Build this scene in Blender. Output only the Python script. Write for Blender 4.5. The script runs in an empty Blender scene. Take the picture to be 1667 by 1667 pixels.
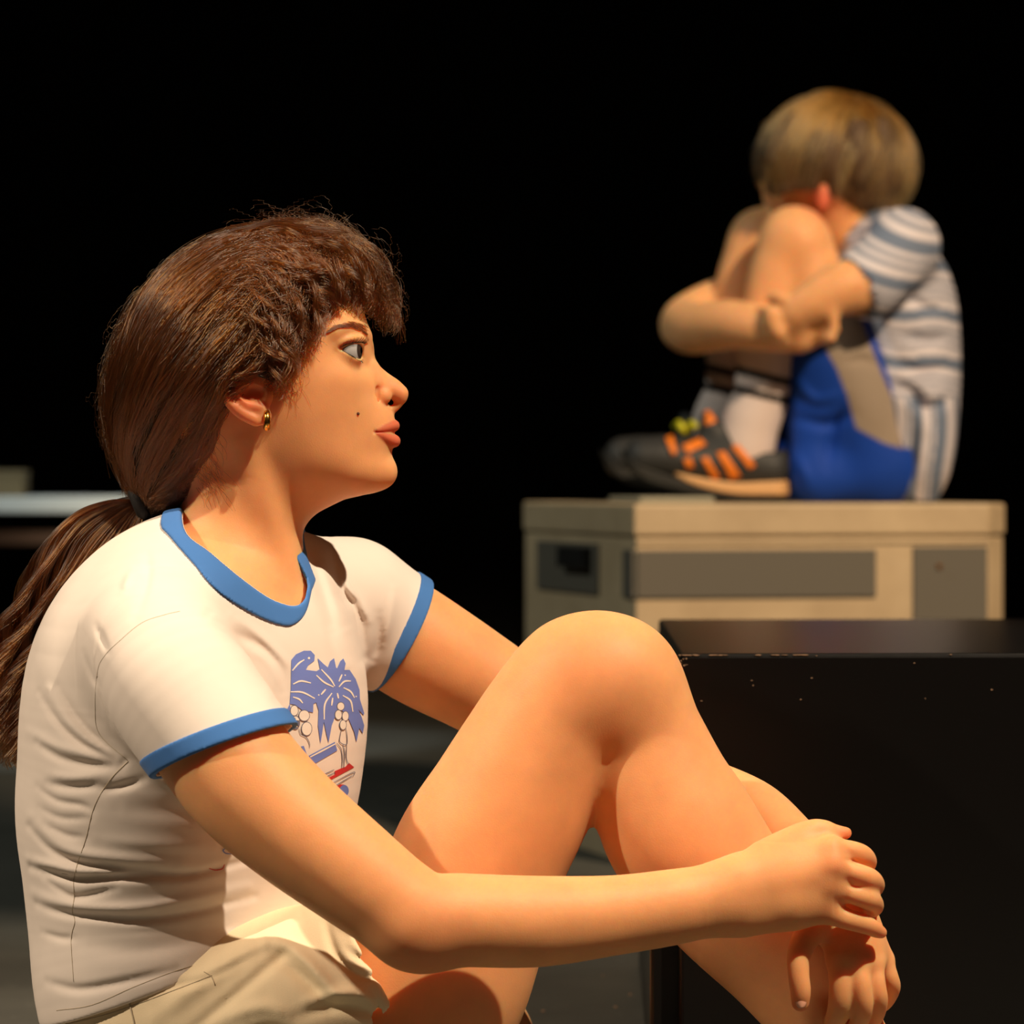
import bpy, bmesh, math, random
import numpy as np
from mathutils import Vector

# ------------------------------------------------------------------ camera, world, lights, exposure
SC = bpy.context.scene
F_PX = 6668.0          # focal length in pixels of the 1667 px frame
CX, HY = 833.5, 780.0  # principal column, horizon row
CAMD, HC = 3.0, 0.48   # camera stands 3 m from the seated performer, 0.48 m above the stage

cam = bpy.data.cameras.new('camera')
cam.sensor_width = 36.0
cam.lens = 36.0 * F_PX / 1667.0
cam.shift_y = -(833.5 - HY) / 1667.0
cam.clip_start = 0.1
cam.clip_end = 60
cam.dof.use_dof = True
cam.dof.focus_distance = CAMD - 0.06
cam.dof.aperture_fstop = 9.0
camo = bpy.data.objects.new('camera', cam)
SC.collection.objects.link(camo)
camo.location = (0, -CAMD, HC)
camo.rotation_euler = (math.radians(90), 0, 0)
SC.camera = camo

SC.view_settings.view_transform = 'Standard'
SC.view_settings.look = 'None'
SC.view_settings.gamma = 1.0
SC.view_settings.use_curve_mapping = False
SC.view_settings.exposure = 0.0

world = bpy.data.worlds.new('World')
SC.world = world
world.use_nodes = True
world.node_tree.nodes['Background'].inputs[0].default_value = (1.0, 0.50, 0.30, 1)
world.node_tree.nodes['Background'].inputs[1].default_value = 0.016

def spot(name, loc, target, power, color, size_deg, radius, blend=0.3):
    l = bpy.data.lights.new(name, 'SPOT')
    l.energy = power
    l.color = color
    l.spot_size = math.radians(size_deg)
    l.spot_blend = blend
    l.shadow_soft_size = radius
    o = bpy.data.objects.new(name, l)
    SC.collection.objects.link(o)
    o.location = loc
    o.rotation_euler = (Vector(target) - Vector(loc)).to_track_quat('-Z', 'Y').to_euler()
    return o
# stage lanterns: one from the left, one high from the right front, two for the case at the back
def lantern(name, toward, target, power, color, size_deg, dist=5.0, radius=0.05):
    v = Vector(toward).normalized()
    return spot(name, Vector(target) + v * dist, target, power, color, size_deg, radius)
lantern('stage_left_spot', (-0.67, -0.29, 0.68), (0.0, 0.0, 0.3), 800, (1.0, 0.81, 0.60), 24)
lantern('stage_front_spot', (0.38, -0.42, 0.82), (0.0, 0.0, 0.3), 1400, (1.0, 0.81, 0.59), 24)
spot('stage_back_spot', (2.1, -1.5, 3.4), (0.95, 2.4, 0.6), 1150, (1.0, 0.76, 0.50), 28, 0.08)
spot('stage_cool_spot', (-3.4, 0.6, 3.8), (0.6, 2.8, 0.3), 260, (0.88, 0.95, 0.84), 40, 0.08)
spot('bench_fill_spot', (-2.2, 2.2, 3.9), (-0.95, 4.15, 0.43), 420, (0.90, 1.0, 0.98), 16, 0.05)  # extra unseen cool lamp, added to brighten the white bench

# ------------------------------------------------------------------ pixel <-> place
def W(px, py, Y=0.0):
    s = (CAMD + Y) / F_PX
    return np.array([(px - CX) * s, Y + 0.0 * s, HC - (py - HY) * s], dtype=np.float64)
def WA(px, py, Y):
    """the same for arrays -> (n,3)"""
    px, py, Y = np.broadcast_arrays(np.asarray(px, float), np.asarray(py, float), np.asarray(Y, float))
    s = (CAMD + Y) / F_PX
    return np.stack([(px - CX) * s, Y, HC - (py - HY) * s], -1)
def S(r, Y=0.0):
    return r * (CAMD + Y) / F_PX

# ------------------------------------------------------------------ object helpers
COL = SC.collection
def tag(o, label=None, cat=None, group=None, kind=None):
    if label: o['label'] = label
    if cat: o['category'] = cat
    if group: o['group'] = group
    if kind: o['kind'] = kind
    return o
def empty(name, loc):
    o = bpy.data.objects.new(name, None)
    o.empty_display_size = 0.1
    COL.objects.link(o)
    o.location = loc
    return o
def attach(o, parent):
    if parent is not None:
        o.parent = parent
        o.matrix_parent_inverse.identity()
        p = Vector((0, 0, 0))
        q = parent
        while q is not None:
            p += q.location
            q = q.parent
        o.location = Vector(o.location) - p
def mesh_obj(name, verts, faces, mat, parent=None, smooth=True, normals=None, attrs=None):
    me = bpy.data.meshes.new(name)
    if isinstance(faces, np.ndarray):
        nv, nf, k = len(verts), len(faces), faces.shape[1]
        me.vertices.add(nv)
        me.vertices.foreach_set('co', np.asarray(verts, np.float32).ravel())
        me.loops.add(nf * k)
        me.loops.foreach_set('vertex_index', faces.astype(np.int32).ravel())
        me.polygons.add(nf)
        me.polygons.foreach_set('loop_start', np.arange(0, nf * k, k, dtype=np.int32))
        me.polygons.foreach_set('loop_total', np.full(nf, k, np.int32))
        me.update(calc_edges=True)
        me.validate()
    else:
        me.from_pydata([tuple(map(float, v)) for v in verts], [], faces)
        me.update()
    me.polygons.foreach_set('use_smooth', np.full(len(me.polygons), bool(smooth)))
    if attrs:
        for an, av in attrs.items():
            a = me.attributes.new(an, 'FLOAT', 'POINT')
            a.data.foreach_set('value', np.asarray(av, np.float32))
    if normals is not None:
        me.normals_split_custom_set_from_vertices(np.asarray(normals, np.float32))
    if mat is not None:
        me.materials.append(mat)
    o = bpy.data.objects.new(name, me)
    COL.objects.link(o)
    attach(o, parent)
    return o

# ------------------------------------------------------------------ implicit-surface modelling
f32 = np.float32
def catmull(pts, n):
    pts = np.asarray(pts, np.float64)
    if len(pts) == 2:
        t = np.linspace(0, 1, n + 1)[:, None]
        return pts[0] * (1 - t) + pts[1] * t
    P = np.vstack([2 * pts[0] - pts[1], pts, 2 * pts[-1] - pts[-2]])
    out = []
    for i in range(1, len(P) - 2):
        p0, p1, p2, p3 = P[i - 1], P[i], P[i + 1], P[i + 2]
        for k in range(n):
            t = k / n
            out.append(0.5 * ((2 * p1) + (-p0 + p2) * t + (2 * p0 - 5 * p1 + 4 * p2 - p3) * t * t + (-p0 + 3 * p1 - 3 * p2 + p3) * t ** 3))
    out.append(P[-2])
    return np.array(out)

class Prim:
    lo = hi = None
    def ev(self, x, y, z): ...

class Chain(Prim):
    """a swept, tapering limb: rows of (x,y,z,r) in metres; asp stretches it in depth; rot turns its section about z"""
    def __init__(s, rows, n=6, asp=1.0, rot=0.0):
        s.p = catmull(rows, n)
        s.asp = catmull(np.asarray(asp, float)[:, None], n)[:, 0] if np.ndim(asp) else np.full(len(s.p), float(asp))
        s.c, s.s = math.cos(rot), math.sin(rot)
        m = np.maximum(1, s.asp) * s.p[:, 3]
        s.lo = (s.p[:, :3] - m[:, None]).min(0)
        s.hi = (s.p[:, :3] + m[:, None]).max(0)
    def ev(s, x, y, z):
        out = None
        c, sn = s.c, s.s
        for i in range(len(s.p) - 1):
            a, b = s.p[i], s.p[i + 1]
            u = x - f32(a[0]); v = y - f32(a[1]); w = z - f32(a[2])
            e = b[:3] - a[:3]
            if sn:
                u, v = u * f32(c) + v * f32(sn), v * f32(c) - u * f32(sn)
                e = np.array([e[0] * c + e[1] * sn, e[1] * c - e[0] * sn, e[2]])
            ia = f32(1 / (0.5 * (s.asp[i] + s.asp[i + 1])))
            v = v * ia
            e = e * np.array([1, ia, 1])
            L = float(e @ e) + 1e-12
            t = (u * f32(e[0] / L) + v * f32(e[1] / L) + w * f32(e[2] / L))
            np.clip(t, 0, 1, out=t)
            d = (u - t * f32(e[0])) ** 2 + (v - t * f32(e[1])) ** 2 + (w - t * f32(e[2])) ** 2
            d = np.sqrt(d) - (f32(a[3]) + t * f32(b[3] - a[3]))
            out = d if out is None else np.minimum(out, d)
        return out

class Ell(Prim):
    """ellipsoid; axes: optional 3x3 matrix of row axes"""
    def __init__(s, c, r, axes=None):
        s.cn = np.asarray(c, float); s.r = np.asarray(r, float)
        s.A = np.eye(3) if axes is None else np.asarray(axes, float)
        m = np.sqrt(((s.A.T * s.r) ** 2).sum(1))
        s.lo, s.hi = s.cn - m, s.cn + m
    def ev(s, x, y, z):
        u = x - f32(s.cn[0]); v = y - f32(s.cn[1]); w = z - f32(s.cn[2])
        k0 = 0; k1 = 0
        for i in range(3):
            a = s.A[i]
            q = u * f32(a[0]) + v * f32(a[1]) + w * f32(a[2])
            k0 = k0 + (q * f32(1 / s.r[i])) ** 2
            k1 = k1 + (q * f32(1 / s.r[i] ** 2)) ** 2
        k0 = np.sqrt(k0)
        return k0 * (k0 - 1) / (np.sqrt(k1) + f32(1e-9))

class Func(Prim):
    def __init__(s, lo, hi, fn):
        s.lo, s.hi, s.fn = np.asarray(lo, float), np.asarray(hi, float), fn
    def ev(s, x, y, z):
        return s.fn(x, y, z)

def smin(a, b, k):
    if k <= 0:
        return np.minimum(a, b)
    h = np.maximum(f32(k) - np.abs(a - b), 0) * f32(1 / k)
    return np.minimum(a, b) - h * h * f32(k * 0.25)
def smax(a, b, k):
    return -smin(-a, -b, k)

FAR = f32(0.05)
def bounds(sub):
    los, his = [], []
    for q in sub:
        if q[0] == 'g':
            a, b = bounds(q[1]); los.append(a); his.append(b)
        elif q[0] == 'u':
            los.append(q[1].lo); his.append(q[1].hi)
    return np.min(los, 0), np.max(his, 0)
class Grid:
    def __init__(s, lo, hi, h):
        s.lo = np.asarray(lo, float); s.h = h
        s.n = np.ceil((np.asarray(hi, float) - s.lo) / h).astype(int) + 1
        s.ax = [(s.lo[i] + np.arange(s.n[i]) * h).astype(f32) for i in range(3)]
        s.F = np.full(tuple(s.n), FAR, f32)
    def win(s, lo, hi):
        a = np.clip(np.floor((lo - s.lo) / s.h).astype(int), 0, s.n)
        b = np.clip(np.ceil((hi - s.lo) / s.h).astype(int) + 1, 0, s.n)
        if (b <= a).any():
            return None
        return tuple(slice(a[i], b[i]) for i in range(3))
    def xyz(s, w):
        return s.ax[0][w[0]][:, None, None], s.ax[1][w[1]][None, :, None], s.ax[2][w[2]][None, None, :]
    def op(s, kind, prim, k=0.0):
        m = abs(k) + 4 * s.h + (0.004 if kind == 'u' else 0)
        w = s.win(prim.lo - m, prim.hi + m)
        if w is None:
            return
        d = prim.ev(*s.xyz(w))
        F = s.F[w]
        if kind == 'u':
            s.F[w] = smin(F, d, k)
        elif kind == 's':
            s.F[w] = smax(F, -d, k)
        elif kind == 'i':
            s.F[w] = smax(F, d, k)
        elif kind == 'd':
            s.F[w] = F + d
    def run(s, model):
        for it in model:
            if it[0] == 'g':                       # a group: its own field, then joined to the rest
                sub, k = it[1], it[2]
                lo, hi = bounds(sub)
                lo = lo - 0.02; hi = hi + 0.02
                w = s.win(lo, hi)
                if w is None:
                    continue
                g = Grid.__new__(Grid)
                g.h = s.h
                g.ax = [s.ax[i][w[i]] for i in range(3)]
                g.lo = np.array([a[0] for a in g.ax], float); g.n = np.array([len(a) for a in g.ax])
                g.F = np.full(tuple(g.n), FAR, f32)
                g.run(sub)
                s.F[w] = smin(s.F[w], g.F, k)
            else:
                s.op(*it)
        return s
    def mesh(s, smooth=1):
        F, h = s.F, s.h
        ins = F < 0
        c = ins[:-1, :-1, :-1].astype(np.int8)
        tot = np.zeros_like(c)
        for i in (0, 1):
            for j in (0, 1):
                for k in (0, 1):
                    tot += ins[i:F.shape[0] - 1 + i, j:F.shape[1] - 1 + j, k:F.shape[2] - 1 + k]
        act = (tot > 0) & (tot < 8)
        idx = np.argwhere(act)
        vid = np.full(act.shape, -1, np.int32)
        vid[act] = np.arange(len(idx), dtype=np.int32)
        cv = {}
        for i in (0, 1):
            for j in (0, 1):
                for k in (0, 1):
                    cv[(i, j, k)] = F[idx[:, 0] + i, idx[:, 1] + j, idx[:, 2] + k]
        P = np.zeros((len(idx), 3)); cnt = np.zeros(len(idx))
        keys = list(cv)
        for a in keys:
            for ax in range(3):
                if a[ax] == 0:
                    b = list(a); b[ax] = 1; b = tuple(b)
                    fa, fb = cv[a], cv[b]
                    m = (fa < 0) != (fb < 0)
                    t = np.where(m, fa / np.where(m, fa - fb, 1), 0)
                    q = np.tile(np.array(a, float), (len(idx), 1)); q[:, ax] = t
                    P[m] += q[m]; cnt[m] += 1
        P = P / cnt[:, None] + idx
        quads = []
        n = F.shape
        for ax in range(3):
            o1, o2 = [(1, 2), (2, 0), (0, 1)][ax]
            sl0 = [slice(None)] * 3; sl1 = [slice(None)] * 3
            sl0[ax] = slice(0, n[ax] - 1); sl1[ax] = slice(1, n[ax])
            for o in (o1, o2):
                sl0[o] = slice(1, n[o] - 1); sl1[o] = slice(1, n[o] - 1)
            A = ins[tuple(sl0)]; B = ins[tuple(sl1)]
            ch = np.argwhere(A != B)
            if not len(ch):
                continue
            inside_a = A[ch[:, 0], ch[:, 1], ch[:, 2]]
            base = ch.copy()
            base[:, o1] += 1; base[:, o2] += 1
            def cell(d1, d2):
                q = base.copy(); q[:, o1] -= d1; q[:, o2] -= d2
                return vid[q[:, 0], q[:, 1], q[:, 2]]
            q = np.stack([cell(1, 1), cell(0, 1), cell(0, 0), cell(1, 0)], 1)
            q[~inside_a] = q[~inside_a][:, ::-1]
            quads.append(q)
        Q = np.vstack(quads)
        for _ in range(smooth):
            acc = np.zeros_like(P); num = np.zeros(len(P))
            for a, b in ((0, 1), (1, 2), (2, 3), (3, 0)):
                np.add.at(acc, Q[:, a], P[Q[:, b]]); np.add.at(num, Q[:, a], 1)
                np.add.at(acc, Q[:, b], P[Q[:, a]]); np.add.at(num, Q[:, b], 1)
            P = 0.5 * P + 0.5 * acc / np.maximum(num, 1)[:, None]
        # back onto the surface, and its normals
        g = s.grad(P)
        f = s.samp(P)
        gn = np.linalg.norm(g, axis=1)
        stp = np.clip(f / np.maximum(gn, 0.25), -0.6 * h, 0.6 * h)
        P = P - (g / np.maximum(gn, 1e-6)[:, None]) * (stp / h)[:, None]
        g = s.grad(P)
        N = g / np.maximum(np.linalg.norm(g, axis=1), 1e-9)[:, None]
        return P * h + s.lo, Q, N
    def samp(s, P):
        n = np.array(s.F.shape)
        P = np.clip(P, 0, n - 1.001)
        i = P.astype(int); t = P - i
        out = 0
        for a in (0, 1):
            for b in (0, 1):
                for c in (0, 1):
                    w = (t[:, 0] if a else 1 - t[:, 0]) * (t[:, 1] if b else 1 - t[:, 1]) * (t[:, 2] if c else 1 - t[:, 2])
                    out = out + w * s.F[i[:, 0] + a, i[:, 1] + b, i[:, 2] + c]
        return out
    def grad(s, P, e=1.0):
        g = np.zeros_like(P)
        for ax in range(3):
            d = np.zeros(3); d[ax] = e
            g[:, ax] = (s.samp(P + d) - s.samp(P - d)) / (2 * e * s.h)
        return g

def merge(parts):
    V, Q, N = [], [], []
    n = 0
    for v, q, nn in parts:
        V.append(v); Q.append(q + n); N.append(nn); n += len(v)
    return np.vstack(V), np.vstack(Q), np.vstack(N)
def clip_faces(m, keep):
    """keep faces whose centre passes the test, drop loose vertices"""
    v, q, n = m
    c = v[q].mean(1)
    q = q[keep(c)]
    used = np.zeros(len(v), bool); used[q.ravel()] = True
    re = np.cumsum(used) - 1
    return v[used], re[q], n[used]

def rows(lst, dy=0.0):
    """(px, py, Y, r px) -> metres"""
    return [list(W(a, b, Y + dy)) + [S(r, Y + dy)] for a, b, Y, r in lst]
def chain(lst, k=0.0, n=6, asp=1.0, rot=0.0, dy=0.0, kind='u'):
    return (kind, Chain(rows(lst, dy), n, asp, rot), k)
def ball(px, py, Y, r, k=0.0, kind='u'):
    s = S(r, Y)
    return (kind, Ell(W(px, py, Y), (s, s, s)), k)
def ell(px, py, Y, rx, ry, rz, k=0.0, kind='u', ang=0.0):
    """radii in px: along the picture x, in depth, along the picture y; ang turns it clockwise in the picture (degrees)"""
    s = S(1, Y)
    a = math.radians(ang)
    A = np.array([[math.cos(a), 0, -math.sin(a)], [0, 1, 0], [math.sin(a), 0, math.cos(a)]])
    return (kind, Ell(W(px, py, Y), (rx * s, ry * s, rz * s), A), k)

def line_field(px, pz, pts):
    """distance (px) in the picture plane from a polyline and the place along it 0..1"""
    best = None; tt = None
    n = len(pts) - 1
    for i in range(n):
        a, b = pts[i], pts[i + 1]
        ex, ey = b[0] - a[0], b[1] - a[1]
        L = ex * ex + ey * ey + 1e-9
        t = np.clip(((px - a[0]) * ex + (pz - a[1]) * ey) / L, 0, 1)
        d = (px - a[0] - t * ex) ** 2 + (pz - a[1] - t * ey) ** 2
        u = (i + t) / n
        if best is None:
            best, tt = d, u
        else:
            m = d < best
            best = np.where(m, d, best); tt = np.where(m, u, tt)
    return np.sqrt(best), tt
def folds(lst, Y0=0.0, ylo=-0.5, yhi=0.5):
    """cloth folds and skin creases at depth Y0: (points px, width px, height px; >0 dents, <0 raises)"""
    ops = []
    s0 = S(1, Y0)
    for pts, wd, amp in lst:
        pts = [tuple(p) for p in catmull(np.array(pts, float), 4)]
        xs = [p[0] for p in pts]; ys = [p[1] for p in pts]
        m = wd * 2.6
        lo = W(min(xs) - m, max(ys) + m, Y0); hi = W(max(xs) + m, min(ys) - m, Y0)
        lo[1], hi[1] = ylo, yhi
        def fn(x, y, z, pts=pts, wd=wd, amp=amp):
            px = CX + x * f32(1 / s0); py = HY + (HC - z) * f32(1 / s0)
            px, py = np.broadcast_arrays(px[:, 0, :], py[:, 0, :])
            d, t = line_field(px, py, pts)
            env = np.sin(np.pi * np.clip(t, 0.04, 0.96)) ** 0.6
            r = (amp * s0 * np.exp(-(d / wd) ** 2) * env).astype(f32)
            return r[:, None, :]
        ops.append(('d', Func(lo, hi, fn), 0.0))
    return ops

# ------------------------------------------------------------------ materials
def srgb(r, g, b):
    f = lambda c: (c / 255 / 12.92) if c / 255 <= 0.04045 else ((c / 255 + 0.055) / 1.055) ** 2.4
    return (f(r), f(g), f(b), 1.0)
class NT:
    def __init__(s, name):
        s.m = bpy.data.materials.new(name)
        s.m.use_nodes = True
        s.t = s.m.node_tree
        s.b = s.t.nodes['Principled BSDF']
    def node(s, typ, **kw):
        n = s.t.nodes.new(typ)
        for k, v in kw.items():
            if k in ('inp',):
                for i, val in v.items():
                    n.inputs[i].default_value = val
            else:
                setattr(n, k, v)
        return n
    def link(s, a, b):
        s.t.links.new(a, b)
    def set(s, **kw):
        for k, v in kw.items():
            s.b.inputs[k.replace('_', ' ')].default_value = v
        return s
    def noise(s, scale, detail=3, rough=0.55, coord='Object'):
        tc = s.node('ShaderNodeTexCoord')
        n = s.node('ShaderNodeTexNoise', inp={'Scale': scale, 'Detail': detail, 'Roughness': rough})
        s.link(tc.outputs[coord], n.inputs['Vector'])
        return n
    def ramp(s, src, stops):
        r = s.node('ShaderNodeValToRGB')
        while len(r.color_ramp.elements) < len(stops):
            r.color_ramp.elements.new(0.5)
        for e, (p, c) in zip(r.color_ramp.elements, stops):
            e.position = p; e.color = c
        s.link(src, r.inputs[0])
        return r
    def mix(s, fac, a, b):
        m = s.node('ShaderNodeMix', data_type='RGBA')
        for sock, v in ((0, fac), (6, a), (7, b)):
            if hasattr(v, 'links'):
                s.link(v, m.inputs[sock])
            else:
                m.inputs[sock].default_value = v
        return m.outputs[2]
    def bump(s, src, strength, dist):
        b = s.node('ShaderNodeBump', inp={'Strength': strength, 'Distance': dist})
        s.link(src, b.inputs['Height'])
        s.link(b.outputs[0], s.b.inputs['Normal'])
        return s

def plain(name, col, rough=0.6, **kw):
    n = NT(name)
    n.set(Base_Color=col, Roughness=rough, **kw)
    return n.m

def mat_skin(name, base, lip=None, flush=None):
    n = NT(name)
    nz = n.noise(38, 4)
    c = n.ramp(nz.outputs['Fac'], [(0.3, tuple(v * 0.93 for v in base[:3]) + (1,)), (0.7, tuple(min(1, v * 1.05) for v in base[:3]) + (1,))]).outputs[0]
    if flush:
        a = n.node('ShaderNodeAttribute', attribute_name='flush')
        c = n.mix(a.outputs['Fac'], c, flush)
    if lip:
        a = n.node('ShaderNodeAttribute', attribute_name='lip')
        c = n.mix(a.outputs['Fac'], c, lip)
    n.link(c, n.b.inputs['Base Color'])
    n.set(Roughness=0.54, Subsurface_Weight=1.0, Subsurface_Scale=0.009, Specular_IOR_Level=0.30)
    n.b.inputs['Subsurface Radius'].default_value = (1.0, 0.32, 0.14)
    nf = n.noise(900, 2)
    n.bump(nf.outputs['Fac'], 0.14, 0.0008)
    return n.m

def mat_cloth(name, base, weave=2600, var=0.05, bump=0.12, rough=0.9):
    n = NT(name)
    nz = n.noise(14, 3)
    c = n.ramp(nz.outputs['Fac'], [(0.3, tuple(v * (1 - var) for v in base[:3]) + (1,)), (0.7, tuple(min(1, v * (1 + var)) for v in base[:3]) + (1,))]).outputs[0]
    n.link(c, n.b.inputs['Base Color'])
    n.set(Roughness=rough, Specular_IOR_Level=0.15, Sheen_Weight=0.06, Sheen_Roughness=0.5)
    nf = n.noise(weave, 1)
    n.bump(nf.outputs['Fac'], bump, 0.0008)
    return n.m

M = {}
M['skin'] = mat_skin('skin', srgb(237, 170, 116), lip=srgb(198, 92, 68), flush=srgb(210, 100, 60))
M['skin_boy'] = mat_skin('skin_boy', srgb(234, 174, 122), flush=srgb(220, 90, 70))
M['shirt'] = mat_cloth('cream_jersey', srgb(236, 223, 212))
M['trim'] = mat_cloth('blue_rib', srgb(72, 122, 190), bump=0.2)
M['shorts'] = mat_cloth('cream_denim', srgb(242, 222, 186), weave=1800, bump=0.25)
M['seam'] = plain('seam_thread', srgb(188, 172, 146), 0.9)
M['print_blue'] = plain('print_blue', srgb(112, 132, 208), 0.75)
M['print_red'] = plain('print_red', srgb(205, 50, 50), 0.75)
M['print_white'] = plain('print_white', srgb(240, 232, 222), 0.8)
M['print_grey'] = plain('print_line', srgb(112, 110, 130), 0.8)

def poly_sd(px, py, poly):
    P = np.array(poly, float)
    d = np.full(px.shape, 1e9); inside = np.zeros(px.shape, bool)
    for i in range(len(P)):
        a, b = P[i - 1], P[i]
        e = b - a
        t = np.clip(((px - a[0]) * e[0] + (py - a[1]) * e[1]) / (e @ e), 0, 1)
        d = np.minimum(d, (px - a[0] - t * e[0]) ** 2 + (py - a[1] - t * e[1]) ** 2)
        c = ((a[1] > py) != (b[1] > py)) & (px < (b[0] - a[0]) * (py - a[1]) / (b[1] - a[1] + 1e-9) + a[0])
        inside ^= c
    return np.where(inside, -1, 1) * np.sqrt(d)

# ================================================================== the girl in front
GS0 = S(1, -0.03)
HEAD_Y = 0.0
profile0 = [(195,610),(200,560),(218,510),(265,450),(335,405),(430,388),(510,408),(558,448),(586,494),(599,532),(605,565),(608,592),
    (616,625),(630,656),(639,673),(641,690),(640,706),(639,722),(635.5,741),(640,758),(641,772),(634,787),(618,799),(590,806),(560,813),(520,832),
    (470,852),(400,850),(330,815),(260,745),(215,680)]
relief = [(530,452,56),(500,450,86),(560,492,64),(588,522,40),(510,480,112),(430,440,118),(350,450,132),(280,490,118),
    (360,540,157),(430,520,150),(300,560,150),(250,590,126),(218,610,80),(460,560,144),
    (530,540,116),(500,590,130),(450,620,137),(410,650,138),(350,640,142),
    (560,532,97),(583,540,68),(599,556,26),(575,576,74),(556,577,95),(594,596,40),(565,608,101),(585,620,80),(606,642,44),
    (560,650,104),(592,662,73),(615,670,44),(540,700,108),(580,702,82),(612,704,52),(630,705,33),(500,680,124),(450,700,122),
    (560,740,92),(600,742,60),(622,758,40),(520,752,104),(460,752,106),(570,780,70),(600,786,47),(530,797,66),(480,805,74),
    (420,790,84),(360,750,98),(300,700,116),(250,670,100)]
def tps_fit(pts, vals, reg=1e-3):
    pts = np.asarray(pts, float) / 100.0
    vals = np.asarray(vals, float)
    d = np.linalg.norm(pts[:, None] - pts[None], axis=2)
    K = np.where(d > 0, d * d * np.log(d + 1e-12), 0)
    n = len(pts)
    A = np.zeros((n + 3, n + 3))
    A[:n, :n] = K + reg * np.eye(n)
    Pm = np.hstack([np.ones((n, 1)), pts]); A[:n, n:] = Pm; A[n:, :n] = Pm.T
    w = np.linalg.solve(A, np.concatenate([vals, np.zeros(3)]))
    def f(x, y):
        x = x / 100.0; y = y / 100.0
        out = w[n] + w[n + 1] * x + w[n + 2] * y
        for i in range(n):
            r2 = (x - pts[i, 0]) ** 2 + (y - pts[i, 1]) ** 2
            out = out + w[i] * 0.5 * r2 * np.log(r2 + 1e-12)
        return out
    return f
def relief_prim(prof, rel, s, Yc, lo, hi, reg=2e-3):
    q = tps_fit([p for p in prof] + [(a, b) for a, b, _ in rel], [0.0] * len(prof) + [h * h / 1e4 for _, _, h in rel], reg)
    # fence: keep the field negative well outside
    def fn(x, y, z):
        px = CX + x[:, 0, :].astype(float) / s; py = HY + (HC - z[:, 0, :].astype(float)) / s
        px, py = np.broadcast_arrays(px, py)
        Q = q(px, py) * 1e4
        e = float(abs(px[1, 0] - px[0, 0])) if px.shape[0] > 1 else 1.0
        gx, gy = np.gradient(Q, e, e)
        g2 = (gx ** 2 + gy ** 2)
        d = (y - f32(Yc)) * f32(1 / s)
        Q3 = Q[:, None, :].astype(f32); G3 = g2[:, None, :].astype(f32)
        return (d * d - Q3) / np.sqrt(4 * d * d + G3 + f32(60.0)) * f32(s)
    return Func(lo, hi, fn)

def hd(px, py, d):                      # a place on the head: d px from its middle plane
    return [W(px, py, HEAD_Y + sg * d * GS0) for sg in (-1, 1)]
def hchain(lst, k, kind='u', n=5):
    """lst of (px,py,d,r), mirrored to both sides of the head"""
    out = []
    for sg in (-1, 1):
        out.append((kind, Chain([list(W(a, b, HEAD_Y + sg * d * GS0)) + [S(r)] for a, b, d, r in lst], n), k * GS0))
    return out
def hell(px, py, d, rx, rd, ry, k, kind='u', ang=0.0, both=True):
    return [ell(px, py, HEAD_Y + sg * d * GS0, rx, rd, ry, k * GS0, kind, ang) for sg in ((-1, 1) if both else (1,))]

EYE = (563, 572, 66, 27.0)
def lid_opening():
    out = []
    for sg in (-1, 1):
        c = lambda p: W(p[0], p[1], HEAD_Y + sg * p[2] * GS0)
        C1, C2, U, L = c((555, 568.5, 93)), c((592, 582, 44)), c((591, 564.5, 68)), c((587, 584, 68))
        E = c(EYE[:3])
        n1 = np.cross(C2 - C1, U - C1); n1 /= np.linalg.norm(n1)
        if n1[2] < 0: n1 = -n1
        n2 = np.cross(C2 - C1, L - C1); n2 /= np.linalg.norm(n2)
        if n2[2] > 0: n2 = -n2
        R = 40 * GS0
        def fn(x, y, z, n1=n1, n2=n2, C1=C1, L=L, E=E):
            a = (x - f32(C1[0])) * f32(n1[0]) + (y - f32(C1[1])) * f32(n1[1]) + (z - f32(C1[2])) * f32(n1[2])
            b = (x - f32(C1[0])) * f32(n2[0]) + (y - f32(C1[1])) * f32(n2[1]) + (z - f32(C1[2])) * f32(n2[2])
            r = np.sqrt((x - f32(E[0])) ** 2 + (y - f32(E[1])) ** 2 + (z - f32(E[2])) ** 2) - f32(R)
            return np.maximum(np.maximum(a, b), r)
        out.append(('s', Func(E - R, E + R, fn), 1.6 * GS0))
    return out

head_lo = W(150, 1010, -0.095); head_hi = W(700, 350, 0.095)
head_box_lo, head_box_hi = np.array([head_lo[0], -0.1, head_lo[2]]), np.array([head_hi[0], 0.1, head_hi[2]])
head = [('u', relief_prim(profile0, relief, GS0, HEAD_Y, W(160, 880, 0), W(680, 360, 0), 2e-3), 0.0)]
head[0][1].lo[1], head[0][1].hi[1] = -0.09, 0.09
# neck
head += [chain([(395, 740, 0, 96), (398, 800, 0, 100), (394, 860, 0, 99), (384, 920, 0, 104), (360, 990, 0, 125), (330, 1060, 0, 150)], 30 * GS0, asp=[0.95, .95, .95, .95, 1.05, 1.2])]
# muscle running from behind the ear to the breastbone
head += hchain([(400, 720, 92, 20), (425, 820, 78, 20), (455, 920, 48, 18), (480, 985, 22, 16)], 26)
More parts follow.
